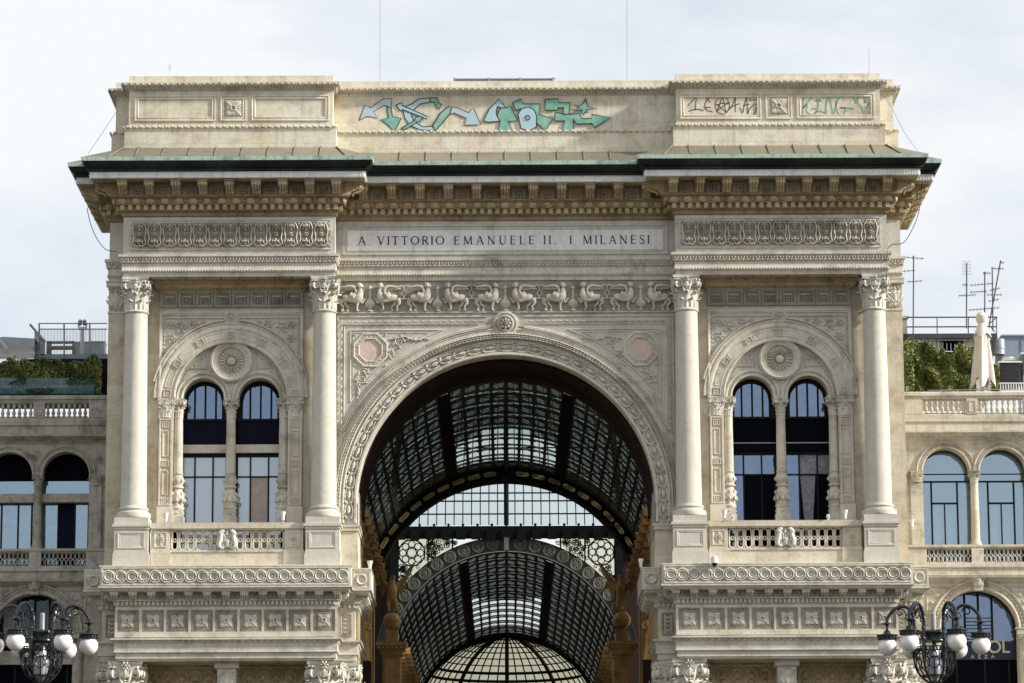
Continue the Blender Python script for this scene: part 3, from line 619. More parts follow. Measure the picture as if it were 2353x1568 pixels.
# frame lines of the spandrels and the rosette
fl = G()
def line(pts, r=.035, y=.09): fl.put(tube([(p[0], y, p[1]) for p in pts], r, 5))
ztp = ZC(726, 0)
for s_ in (-1, 1):
    line([(s_*7.80, zimp+.2), (s_*7.80, ztp), (s_*.85, ztp)], .05); line([(s_*7.50, ZS0+3.6), (s_*7.50, zrt-.14), (s_*1.6, zrt-.14)], .03)
    xi = 7.20; zt2 = ZC(757, .1)
    for ins, r in ((0, .035), (.12, .022)):
        R2 = 8.60+ins; zt3 = zt2-ins; xi2 = xi-ins
        a0 = math.acos(xi2/R2); a1 = math.asin((zt3-ZS0)/R2)
        line([(s_*R2*math.cos(a), ZS0+R2*math.sin(a)) for a in np.linspace(a0, a1, 20)], r)
        line([(s_*R2*math.cos(a1), zt3), (s_*xi2, zt3), (s_*xi2, ZS0+R2*math.sin(a0))], r)
P_('spandrel_mouldings', fl, 'relief')
zro = ZC(742.6, 0)
P_('crown_rosette', G().put(disc([(.62, 0), (.60, .10), (.50, .13), (.46, .08), (.40, .08), (.38, .16), (.34, .18), (.32, .10), (0, .10)], 32)).put(rosette(.30, 8, .4), (0, -.09, 0)), 'relief', loc=(0, .1, zro))
for s_ in (-1, 1):
    xo, zo = s_*6.28, float(at(850, 804, .1)[2])
    oc = G()
    for r, y in ((.80, 0),): pass
    V = []; prf = [(.82, 0), (.80, -.07), (.74, -.08), (.70, -.03), (.58, -.03), (.56, -.07), (.52, -.07), (.50, .0)]
    for r, y in prf: V += [(r/math.cos(PI/8)*math.cos(PI/8+k*PI/4), y, r/math.cos(PI/8)*math.sin(PI/8+k*PI/4)) for k in range(8)]
    oc.add(V, [(j*8+k, j*8+(k+1) % 8, (j+1)*8+(k+1) % 8, (j+1)*8+k) for j in range(len(prf)-1) for k in range(8)])
    for k in range(8):
        a = k*PI/4
        for q in (-.2, 0, .2): oc.put(ell(0, 0, .05, .035, .04), (.64*math.cos(a)-q*math.sin(a), -.03, .64*math.sin(a)+q*math.cos(a)), ry=a+PI/2)
    o = P_('octagon_frame', oc, 'relief', loc=(xo, .098, zo))
    P_('pink_panel', G().add([(.51/math.cos(PI/8)*math.cos(PI/8+k*PI/4), 0, .51/math.cos(PI/8)*math.sin(PI/8+k*PI/4)) for k in range(8)], [tuple(range(8))]), 'pink', parent=o, loc=(0, -.01, 0), smooth=0)
    sg = G()                              # scrolling foliage toward the crown and toward the springing
    def scroll(cx, cz, r, dr, q):
        sg.put(tube(spiral(cx, cz, r, 1.6, dr, q, 22, y=.06), np.linspace(.035, .02, 23), 5)); sg.put(rosette(r*.42, 6, .5), (cx, .09, cz))
        for k in range(5): a = dr+k*1.2; sg.put(ell(0, 0, .10, .04, .08), (cx+r*1.15*math.cos(a), .09, cz+r*1.15*math.sin(a)), ry=a+.8)
    scroll(s_*(6.28-1.33), zo+.40, .24, 0, 1); scroll(s_*(6.28-.95), zo-.20, .14, 1, -1)
    sg.put(tube([(s_*(6.28-q), .06, zo+w_) for q, w_ in ((.9, .5), (1.6, .62), (2.1, .44), (2.5, .56), (2.8, .5))], [.04, .04, .04, .03, .02], 5)); 
    for q in (1.75, 2.05, 2.35): sg.put(ell(0, 0, .13, .05, .08), (s_*(6.28-q), .09, zo+.50), ry=.4*q)
    scroll(s_*(6.28+.42), zo-1.38, .24, 2, 1); scroll(s_*(6.28+.2), zo-1.0, .1, 2, -1)
    sg.put(tube([(s_*(6.28+q), .06, zo-w_) for q, w_ in ((.5, 1.0), (.62, 1.6), (.5, 2.0), (.64, 2.3), (.6, 2.6))], [.03, .03, .03, .02, .01], 5))
    for q in (1.75, 2.05, 2.3): sg.put(ell(0, 0, .12, .045, .08), (s_*(6.28+.56), .09, zo-q), ry=1.2+.4*q)
    for dx in (-.72, .72):
        for dz in (-.72, .72): sg.put(ell(0, 0, .08, .05, .05), (xo+dx, .09, zo+dz), ry=.8)
    P_('spandrel_scrolls', sg, 'relief').scale.y = 1.0
# imposts and jambs
for s_ in (-1, 1):
    g = box(-.5, .5, -.02, 5.8, zfl, zimp-.30); g.put(box(-.55, .55, -.10, 5.8, zimp-.28, zimp-.1)); g.put(box(-.60, .60, -.14, 5.8, zimp-.1, zimp)); g.put(box(-.52, .52, -.06, 5.8, zfl, zfl+.75))
    P_('impost_block', g, 'cream', loc=(s_*(Rin+.46), 0, 0))
    P_('passage_wall', box(-.3, .3, .95, 6.0, 0, zfl), 'inner', loc=(s_*(Rin+.25), 0, 0))
pv = [(0, .9), (.0, 1.0), (.10, 1.02), (.10, 1.7), (.02, 1.72), (.02, 1.9), (.14, 1.95), (.14, 3.9), (.0, 3.95), (.0, 4.2), (.12, 4.22), (.12, 5.0), (-.12, 5.05), (-.12, 5.9), (1.5, 5.95)]
g = arc(0, ZS0, Rin, pv, 0, PI, 72)
for k in range(13):
    a = PI*(k+.5)/13
    g.put(box(-.6, .6, -.8, .8, -.03, .05), ((Rin+.08)*math.cos(a), 2.95, ZS0+(Rin+.08)*math.sin(a)), ry=a-PI/2)
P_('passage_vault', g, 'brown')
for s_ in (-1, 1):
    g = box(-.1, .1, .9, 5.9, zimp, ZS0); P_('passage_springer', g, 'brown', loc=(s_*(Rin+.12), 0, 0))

# ================================================================ side bays; built once about x=0, the second one copied
bay_parts = []
def BP(name, g, mat, parent=None, loc=(0, 0, 0), **k):
    o = g.build(name, M[mat], parent or root, loc=loc, **k)
    if not parent: bay_parts.append(o)
    return o
zsp = ZB(913, .1); Rb = 3.31; Rbi = 2.57; zpt = ZB(716, .1); zrow1 = ZB(669, .15); rw = .95; cw = 1.29
sq = lambda v: math.sqrt(max(v, 0))
xs = sorted(set(list(np.linspace(-3.34, 3.34, 61))+[-Rbi, Rbi]+[s_*cw+rw*math.cos(a) for s_ in (-1, 1) for a in np.linspace(0, PI, 25)]+[Rbi*math.cos(a) for a in np.linspace(0, PI, 41)]))
g = slab([x for x in xs if x <= -Rbi+1e-9], lambda x: zsp-.02, lambda x: zA+.05, .12, 1.05)
g.put(slab([x for x in xs if x >= Rbi-1e-9], lambda x: zsp-.02, lambda x: zA+.05, .12, 1.05))
g.put(slab([x for x in xs if abs(x) <= Rbi+1e-9], lambda x: zsp+sq(Rbi**2-x*x), lambda x: zA+.05, .12, 1.05))
BP('loggia_wall', g, 'panel')
def tl(x): 
    d = abs(abs(x)-cw); return zsp+sq(rw*rw-d*d)
ti = [x for x in xs if abs(x) <= Rbi+1e-9]
BP('tympanum', slab(ti, tl, lambda x: zsp+sq(Rbi**2-x*x)+.02, .34, 1.1), 'panel')
for s_ in (-1, 1):
    g = box(-.52, .52, .20, 1.2, zfl, zA+.05); BP('flank_wall', g, 'wall', loc=(s_*3.87, 0, 0))
    g = box(-.34, .34, .10, 1.05, zfl, zsp-.55); g.put(box(-.36, .36, .02, .3, zfl+.2, ZB(1163, .05)))
    P1, P0 = ZB(960, .08), ZB(1160, .08); hh = (P1-P0)
    g.put(frame(-.30, .30, P0, P1, [(0, .10), (0, .05), (.07, .05), (.09, .09)]))
    for t0, t1 in ((.12, .40), (.56, .86)): g.put(frame(-.15, .15, P0+hh*t0, P0+hh*t1, [(0, .1), (0, .06), (.04, .06), (.05, .1)]))
    pf = flower_square(.12)
    for t in (.05, .48, .93): g.put(frame(-.17, .17, P0+hh*t-.15, P0+hh*t+.15, [(0, .1), (0, .05), (.04, .05), (.05, .1)])); g.put(pf, (0, .09, P0+hh*t))
    o = BP('pilaster', g, 'cream', loc=(s_*2.99, 0, 0))
capS = corinthian(.24, .76, .36); capg = G(); capg.put(capS); zc0 = ZB(957.7, .3)
HC = (zsp-.02)-zc0
small = None
def ornate(hb):                           # candelabrum foot of the small columns
    g = G(); z = 0
    g.put(box(-.33, .33, -.33, .33, 0, hb*.17)); g.put(box(-.28, .28, -.28, .28, hb*.17, hb*.30)); 
    pr = [(.30, .30), (.33, .32), (.33, .35), (.26, .37), (.25, .44), (.32, .50), (.33, .56), (.24, .66), (.21, .70), (.29, .72), (.29, .75), (.22, .77), (.30, .84), (.29, .90), (.22, .97), (.26, .99), (.26, 1.0), (.2, 1.0)]
    g.put(lathe([(r, hb*t) for r, t in pr], 20))
    for k in range(8):
        a = k*PI/4
        for t, r, s_ in ((.48, .30, .13), (.60, .27, .11), (.86, .27, .10), (.40, .24, .08)):
            b = ell(0, 0, s_*.55, s_, s_*.9); g.put(b, (r*math.sin(a), -r*math.cos(a), hb*t), rz=a)
        g.put(ell(0, 0, .05, .05, .06), (.28*math.sin(a), -.28*math.cos(a), hb*.235), rz=a)
    return g
zs0 = ZB(1200, .3)-.12; zo1 = ZB(1087, .3)
for i, xc in enumerate((0, -2.44, 2.44)):
    g = lathe([(.225, zo1), (.222, (zo1+zc0)/2), (.205, zc0)], 24)
    o = BP('window_column', g, 'relief', loc=(xc, .45, 0))
    cgp = G().put(corinthian(.205, HC, .33)); BP('capital', cgp, 'cap', parent=o, loc=(0, 0, zc0)); BP('column_foot', ornate(zo1-zs0), 'relief', parent=o, loc=(0, 0, zs0))
    if i == 0: g = box(-.30, .30, .25, 1.0, zsp-.03, zsp+.02)
for s_ in (-1, 1):
    g = G().put(corinthian(.33, HC, .40), scale=(1, .5, 1)); g.put(box(-.37, .37, -.1, .5, -.05, .01)); BP('pilaster_capital', g, 'cap', loc=(s_*2.99, .22, zc0))
# big arch band
bp = [(-.0, .34), (0, .06), (.05, .03), (.10, .06), (.16, .08), (.62, .08), (.66, .04), (.72, .02), (.80, .03), (.84, .08), (.90, .08), (.93, .04), (1.0, .04), (1.02, .12)]
o = BP('great_arch_band', arc(0, zsp, Rbi, bp, 0, PI, 64), 'relief')
fs = G(); fs.put(frame(-.17, .17, -.17, .17, [(0, 0), (0, -.05), (.035, -.05), (.05, -.0)])); fs.put(flower_square(.13), (0, -.0, 0))
angs = [4, 32.5, 61, 90, 119, 147.5, 176]; af = None
for a in angs:
    l_ = (2.95*math.cos(R_(a)), .08, zsp+2.95*math.sin(R_(a)))
    af = BP('arch_flower', fs, 'relief', parent=o, loc=l_) if af is None else dup(af, l_)
    af.rotation_euler.y = PI/2-R_(a)
g = G()
for a, b in zip(angs[:-1], angs[1:]):
    a0, a1 = R_(a+5.5), R_(b-5.5)
    loop = [(2.80*math.cos(q), 2.80*math.sin(q)) for q in np.linspace(a0, a1, 10)]+[(3.10*math.cos(q), 3.10*math.sin(q)) for q in np.linspace(a1, a0, 10)]
    g.put(tube([(p[0], .08, zsp+p[1]) for p in loop], .022, 4, True))
BP('arch_fillets', g, 'relief', parent=o)
be = bead_unit(.2, .08, .06)
g = arc_units(0, zsp, Rbi+1.07, be, 52, R_(12), R_(85)); g = arc_units(0, zsp, Rbi+1.07, be, 52, R_(95), R_(168), g=g)
zb_ = zpt-.30
for s_ in (-1, 1):
    z = zb_
    while z > zsp+1.1: g.put(be, (s_*3.12, .10, z), ry=PI/2); z -= .2
    x = .45
    while x < 3.1: g.put(be, (s_*x, .10, zb_)); x += .2
g.put(arc(0, zsp, Rbi, [(1.01, .11), (1.02, .06), (1.13, .06), (1.14, .12)], R_(12), R_(168), 40), (0, 0, 0))
BP('bead_border', g, 'relief')
g = frame3(-3.34, 3.34, zsp, zpt, [(0, .12), (0, .02), (.06, .02), (.09, .06), (.14, .06), (.16, .12)]); BP('loggia_frame', g, 'relief')
g = G()
for s_ in (-1, 1):
    for (x, z, r, q) in ((2.35, zpt-.72, .20, 1), (1.72, zpt-.58, .14, -1), (2.78, zpt-1.25, .15, -1), (2.82, zpt-.62, .13, 1), (2.62, zpt-1.62, .10, 1), (1.30, zpt-.52, .08, 1)):
        g.put(tube(spiral(s_*x, z, r, 1.4, q, q*s_, 14, y=.09), .026, 4)); g.put(ell(s_*x, z, r*.4, r*.4, .10, y=.12))
        for k in range(6): a = k*1.05+q; g.put(ell(0, 0, r*.55, r*.2, .09), (s_*x+r*1.2*math.cos(a), .12, z+r*1.2*math.sin(a)), ry=a+.7)
BP('corner_foliage', g, 'relief')
zr = ZB(732.4, .1)
BP('crown_rosette', G().put(disc([(.36, 0), (.34, .08), (.28, .10), (.26, .05), (.24, .10), (.21, .10), (.20, .04), (0, .04)], 24)).put(rosette(.19, 8, .4), (0, -.04, 0)), 'relief', loc=(0, .12, zr))
for s_ in (-1, 1):
    o = BP('small_arch_ring', arc(s_*cw, zsp, rw, [(0, 1.0), (0, .28), (.05, .25), (.09, .28), (.11, .32), (.20, .32), (.21, .27), (.27, .25), (.31, .28), (.32, .36)], R_(0 if s_ > 0 else -0), PI, 36), 'relief')
    BP('arch_dots', arc_units(s_*cw, zsp, rw+.155, ell(0, 0, .025, .035, .035, seg=6), 40, 0, PI, y=.315), 'relief', parent=o)
zm = ZB(829.5, .3)
g = disc([(1.0, 0), (.98, .20), (.90, .25), (.84, .20), (.80, .20), (.76, .16), (.70, .14), (.66, .15), (.62, .02), (.2, .0), (.19, .14), (.12, .2), (0, .22)], 48)
for k in range(20): a = 2*PI*k/20; g.put(ell(0, 0, .215, .050, .13), (.40*math.cos(a), -.01, .40*math.sin(a)), ry=a)
for k in range(56): a = 2*PI*k/56; g.put(ell(0, 0, .03, .022, .03, seg=6), (.735*math.cos(a), -.15, .735*math.sin(a)), ry=a)
BP('shell_medallion', g, 'relief', loc=(0, .34, zm))
g = G()
for s_ in (-1, 1):
    for j in range(4):
        for k in range(j+1): g.put(ell(0, 0, .075, .045, .06), (s_*(1.85-.17*j), .35, zm-.28+.14*k), ry=.6+k)
    g.put(tube([(s_*1.98, .33, zm-.36), (s_*1.18, .33, zm-.36), (s_*1.18, .33, zm+.30)], .025, 4, True))
    g.put(arc_units(0, zsp, Rbi-.16, ell(0, 0, .05, .035, .05, seg=6), 24, R_(18) if s_ > 0 else R_(115), R_(65) if s_ > 0 else R_(162), y=.35))
BP('tympanum_ornament', g, 'relief')
# square flowers row and mouldings under the soffit
zq = ZB(692, .12); g = G(); s8 = flower_square(.17); fs8 = None
for x in (0,): g.put(frame(x-.40, x+.40, zrow1-.78, zrow1-.02, [(0, .12), (0, -.02), (.05, -.02), (.12, .05), (.16, .11), (.2, .11)])); g.put(frame(x-.20, x+.20, zq-.20, zq+.20, [(0, .12), (0, .03), (.04, .03), (.06, .12)])); g.put(s8, (x, .11, zq), (.85, 1.2, .8))
for k in range(8):
    l_ = ((k-3.5)*.835, 0, 0)
    if fs8 is None: fs8 = BP('flower_square', g, 'soot_shade', loc=l_)
    else: bay_parts.append(dup(fs8, l_))
pth = [(-3.36, .7), (-3.36, .12), (3.36, .12), (3.36, .7)]
z642, z650, z660 = ZB(642, -.4), ZB(650, -.2), ZB(660, -.05)
g = sweep(pth, [(.55, zA+.03), (.55, z642), (.42, z642-.10), (.40, z650), (.24, z650-.03), (.22, z660), (.10, z660-.05), (.05, zrow1), (0, zrow1-.01)])
BP('loggia_cornice', g, 'ochre')
g = along(pth, .47, z642-.06, ell(0, 0, .04, .07, .06), .12); g = along(pth, .15, z660-.03, ell(0, 0, .05, .07, .07), .14, g); BP('loggia_cornice_beads', g, 'ochre')
g = G().add([(-4.95, -1.07, zA-.003), (4.95, -1.07, zA-.003), (4.95, .2, zA-.003), (-4.95, .2, zA-.003)], [(0, 1, 2, 3)])
for k in range(9):
    x = (k-4)*.82; g.put(box(x-.36, x-.30, -.9, -.1, zA-.06, zA-.01)); g.put(box(x+.30, x+.36, -.9, -.1, zA-.06, zA-.01)); g.put(box(x-.36, x+.36, -.95, -.9, zA-.06, zA-.01)); g.put(box(x-.36, x+.36, -.15, -.1, zA-.06, zA-.01))
BP('loggia_soffit', g, 'ochre')
# columns on pedestals
zcb = ZB(711.5, -.55-.5); zb1 = ZB(1163, -1.1); zb0 = ZB(1187.5, -1.2); zp1 = ZB(1202.6, -1.33); zp2 = ZB(1214, -1.4); zp3 = ZB(1265, -1.33)
sh_ = lathe([(.53, zcb-.02), (.56, zcb), (.56, zcb-.04), (.52, zcb-.08), (.515, zcb-.2), (.535, zcb-2.2), (.575, zb1+3), (.595, zb1+.6), (.60, zb1)], 48)
capB = corinthian(.53, zA-zcb-.01, .64); baseB = col_base(.60, zb1-zb0, .7)
pd = G(); pd.put(box(-.78, .78, -.78, .78, zp1+.002, zb0)); pd.put(box(-.86, .86, -.86, .86, zp1-.12, zp1)); pd.put(box(-.81, .81, -.81, .81, zp2, zp1-.125)); pd.put(box(-.77, .77, -.77, .77, zp3, zp2-.002))
pd.put(box(-.80, .80, -.80, .80, zp3-.12, zp3-.002)); pd.put(box(-.83, .83, -.83, .83, zfl-.05, zp3-.122))
pd.put(frame(-.62, .62, zp3+.13, zp2-.12, [(0, -.77), (0, -.80), (.05, -.80), (.07, -.775), (.11, -.79), (.13, -.755)]))
for s_ in (-1, 1):
    o = BP('column', sh_, 'column', loc=(s_*4.36, -.55, 0))
    BP('capital', capB, 'cap', parent=o, loc=(0, 0, zcb)); BP('column_base', baseB, 'column', parent=o, loc=(0, 0, zb0)); BP('pedestal', pd, 'column', parent=o)
# parapet between the pedestals
yp = -1.0; zr1, zr0, zl0 = ZB(1200.5, yp), ZB(1214, yp), ZB(1262.5, yp)
g = box(-3.5, 3.5, yp-.14, yp+.35, zr0, zr1); g.put(box(-3.46, 3.46, yp-.08, yp+.3, zr0-.06, zr0-.002)); BP('parapet_rail', g, 'cream')
g = box(-2.6, 2.6, yp-.02, yp+.25, zfl-.05, zl0-.04); g.put(box(-2.6, 2.6, yp-.06, yp+.27, zl0-.10, zl0)); BP('parapet_base', g, 'cream')
pf = flower_square(.22)
for s_ in (-1, 1):
    g = box(-.42, .42, yp-.05, yp+.3, zl0-.005, zr0-.065); g.put(box(-.46, .46, yp-.09, yp+.3, zfl-.05, zl0-.01)); g.put(frame(-.30, .30, zl0+.12, zr0-.15, [(0, yp-.05), (0, yp-.08), (.05, yp-.08), (.08, yp-.04)]))
    g.put(rosette(.2, 8, .3), (0, yp-.045, (zl0+zr0)/2)); g.put(ell(0, 0, .08, .05, .05), (0, yp-.05, zl0+.25)); g.put(ell(0, 0, .08, .05, .05), (0, yp-.05, zr0-.28))
    BP('parapet_post', g, 'cream', loc=(s_*3.04, 0, 0))
hL = (zr0-.07-zl0); zcL = (zr0-.07+zl0)/2
lp = G(); hw = .135; st = [(hw*math.cos(a), (hL/2-hw-.02)+hw*math.sin(a)) for a in np.linspace(0, PI, 9)]; st += [(-p[0], -p[1]) for p in st]
lp.put(tube([(p[0], 0, p[1]) for p in st], .040, 6, True)); lp.put(tube([(.075*math.cos(a), 0, .075*math.sin(a)) for a in np.linspace(0, 2*PI, 12)[:-1]], .032, 6, True))
lp.put(box(hw, .37-hw, -.03, .03, -.02, .03)); lp.put(box(.165, .205, -.03, .03, -hL/2, hL/2))
lat = BP('lattice_loop', lp, 'cream', loc=(-2.42, yp+.1, zcL))
for s_ in (-1, 1):
    for k in range(6):
        if s_ == -1 and k == 5: continue
        bay_parts.append(dup(lat, (s_*(.57+.37*k), yp+.1, zcL)))
lg = G(); gg = griffin(); lg.put(box(-.40, .40, .03, .12, 0, hL))
for s_ in (-1, 1):                         # seated lions either side of an urn
    def ch(pts, rad): lg.put(tube([(s_*p[0], p[2] if len(p) > 2 else -.05, p[1]) for p in smoothline([(p[0], p[1]) for p in pts], 3)] if False else [(s_*p[0], -.06, p[1]) for p in smoothline(pts, 3)], list(np.interp(np.linspace(0, len(rad)-1, (len(pts)-1)*3+1), range(len(rad)), rad)), 8))
    ch([(.34, .12), (.36, .3), (.30, .5), (.28, .66), (.26, .78)], [.09, .12, .13, .10, .08]); ch([(.26, .80), (.20, .84), (.15, .80)], [.10, .10, .05]); ch([(.24, .42), (.18, .2), (.20, .04)], [.06, .045, .05]); ch([(.34, .14), (.22, .06), (.2, .03)], [.09, .06, .04])
    ch([(.32, .55), (.20, .70), (.10, .55), (.14, .36), (.24, .28)], [.05, .05, .045, .035, .02]); lg.put(ell(s_*.30, .74, .13, .15, .16, y=-.04)); ch([(.40, .10), (.42, .3), (.38, .42)], [.06, .08, .05])
    ch([(.30, .86), (.31, .93)], [.04, .01]); lg.put(tube(spiral(s_*.12, .16, .09, 1.4, 0, s_, 12, y=-.08), .024, 4))
lg.put(lathe([(0, .12), (.08, .14), (.10, .2), (.12, .3), (.15, .38), (.15, .42), (.05, .46), (.05, .6), (.06, .66), (.10, .7), (.05, .76), (0, .88)], 12), (0, -.06, 0), (1, .7, 1))
BP('lion_carving', lg, 'cap', loc=(0, yp-.03, zl0), )
# windows
yw = 1.12; z962, z1022, z1049, z1095 = ZB(961.8, yw), ZB(1022.5, yw), ZB(1049, yw), ZB(1095, yw); zwb = zfl
def window(side):                          # local x=0 at the window axis; side 0: blinds, 1: dark with net curtains
    fr_ = G(); Rw = .97; xa = list(np.linspace(-1.12, 1.12, 41)); Rg = .80
    fr_.put(slab(xa, lambda x: z962+.0+(0), lambda x: zsp+1.05, yw, yw+.05)) if False else None
    xg = list(np.linspace(-Rg, Rg, 25))
    arcz = lambda x: zsp-.05+sq(Rg*Rg-x*x)
    fr_.put(slab(xg, arcz, lambda x: zsp+1.12, yw, yw+.1)); fr_.put(box(-1.2, -Rg, yw, yw+.1, z962, zsp+1.12)); fr_.put(box(Rg, 1.2, yw, yw+.1, z962, zsp+1.12))
    for x in (-.46, .03, .52): fr_.put(box(x-.042, x+.042, yw-.02, yw+.08, z962, zsp+.75))
    fr_.put(box(-1.2, 1.2, yw-.03, yw+.1, z962-.10, z962)); fr_.put(box(-1.2, 1.2, yw-.01, yw+.1, z1049-.02, z1049+.17))
    for x in (-.42, .42): fr_.put(box(x-.035, x+.035, yw-.02, yw+.08, zwb, z1049))
    fr_.put(box(-1.2, 1.2, yw-.02, yw+.08, z1095-.03, z1095+.03)); fr_.put(box(-1.2, -1.0, yw, yw+.1, zwb, z1049)); fr_.put(box(1.0, 1.2, yw, yw+.1, zwb, z1049))
    return fr_
wf = window(0)
def fan(): return slab(list(np.linspace(-.82, .82, 25)), lambda x: z962, lambda x: zsp-.03+sq(.83**2-x*x), yw+.05, yw+.07)
win_objs = {}
for side, s0 in ((0, -1), (1, 1)):
    for s_ in (-1, 1):
        X0 = s0*BX+s_*cw
        o = P_('window', wf, 'frame', loc=(X0, 0, 0))
        P_('fanlight_pane', fan(), 'fglass', parent=o)
        P_('dark_panel', quad(-1.0, 1.0, z1022, z962-.1, yw+.04), 'navy' if side == 0 else 'dark', parent=o, smooth=0)
        P_('window_beam', box(-1.1, 1.1, yw-.22, yw+.03, z1049+.16, z1022), 'cream' if side == 0 else 'dark', parent=o)
        if side == 1: P_('beam_edge', box(-1.1, 1.1, yw-.25, yw-.22, z1022-.05, z1022-.01), 'metal', parent=o)
        for x0, x1, col in ((-1.0, -.42, 0), (-.42, .42, 1), (.42, 1.0, 2)):
            top = 'blind' if side == 0 else 'fglass'; low = top
            if side == 0 and s_ == 1 and col == 1: low = 'curtain'
            if side == 1: low = 'dark' if col else 'fglass'
            if side == 1 and s_ == 1 and col == 1: top = 'netcur'; low = 'netcur'
            if side == 1 and s_ == 1 and col == 2: top = 'netcur'
            P_('upper_pane', quad(x0, x1, z1095, z1049, yw+.05), top, parent=o, smooth=0)
            if low == 'netcur':
                P_('upper_pane', quad(x0, x1, zwb, z1095, yw+.075), 'dark', parent=o, smooth=0)
                V = []; nf = 26
                for j, (zz, hw_) in enumerate(((z1095, .36), (zwb+2.2, .20), (zwb+1.0, .20), (zwb, .24))): V += [(-.02+hw_*(2*i/nf-1), yw+.05+.015*math.sin(i*1.5), zz) for i in range(nf+1)]
                P_('net_curtain', G().add(V, [(j*(nf+1)+i, j*(nf+1)+i+1, (j+1)*(nf+1)+i+1, (j+1)*(nf+1)+i) for j in range(3) for i in range(nf)]), 'netcur', parent=o)
            else: P_('lower_pane', quad(x0, x1, zwb, z1095, yw+.05), low, parent=o, smooth=0)
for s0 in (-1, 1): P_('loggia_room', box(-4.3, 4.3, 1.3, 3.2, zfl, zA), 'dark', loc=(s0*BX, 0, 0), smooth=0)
# shift the master bay to the left side and copy it to the right
for o in list(bay_parts): dup(o, (o.location.x+BX, o.location.y, o.location.z)); o.location.x -= BX
# corner pilasters of the body with their capitals
for s_ in (-1, 1):
    g = box(-.6, .375, 0, 9, zfl-.1, zA+.02); g.put(box(-.6, .42, -.05, 9, zA-.05-0, zA+.01)); P_('corner_pilaster', g, 'wall', loc=(s_*18.085, 0, 0)).scale.x = s_
    zk1, zk0 = ZB(655, 0), ZB(716, 0)
    g = box(-.45, .40, -.10, .2, zk1-.1, zk1+.02); g.put(box(-.4, .48, -.16, .2, zk1-.04, zk1+.12)); g.put(box(-.42, .41, -.03, 9, zk0-.06, zk0+.02))
    for j in range(5): g.put(ell(0, 0, .14, .05, .10), (.05+.12*(j % 2), 0, zk0+.2+.2*j), ry=.9); g.put(ell(0, 0, .14, .05, .10), (.05-.12*(j % 2), 0, zk0+.2+.2*j), ry=2.2)
    leaf_fan(.05, zk0+.1, PI/2, 1.0, .5, .09, 7, g)
    for q in (-1, 1): g.put(tube(spiral(.05+q*.22, zk1-.22, .13, 1.5, 0, q, 12, y=-.06), .03, 4)); g.put(tube(spiral(.05+q*.2, zk0+.22, .12, 1.5, 0, q, 12, y=-.05), .025, 4))
    o = P_('pilaster_capital', g, 'cap', loc=(s_*18.085, 0, 0)); o.scale.x = s_
    P_('return_cornice', sweep([(-.36, 9), (-.36, -.0), (.4, 0)] if s_ < 0 else [(-.4, 0), (.36, 0), (.36, 9)], [(0, zA+.001), (.02, zA-.02), (.14, zk1+.22), (.14, zk1+.16), (0, zk1+.12)]), 'relief', loc=(s_*18.085, 0, 0))
P_('body_back', slab(sorted(set(list(np.linspace(-18.4, 18.4, 30))+[8.7*math.cos(a) for a in np.linspace(0, PI, 41)])), lambda x: 24+sq(8.7**2-x*x) if abs(x) < 8.7 else 0, lambda x: a174-.1, 8.8, 9), 'wall')
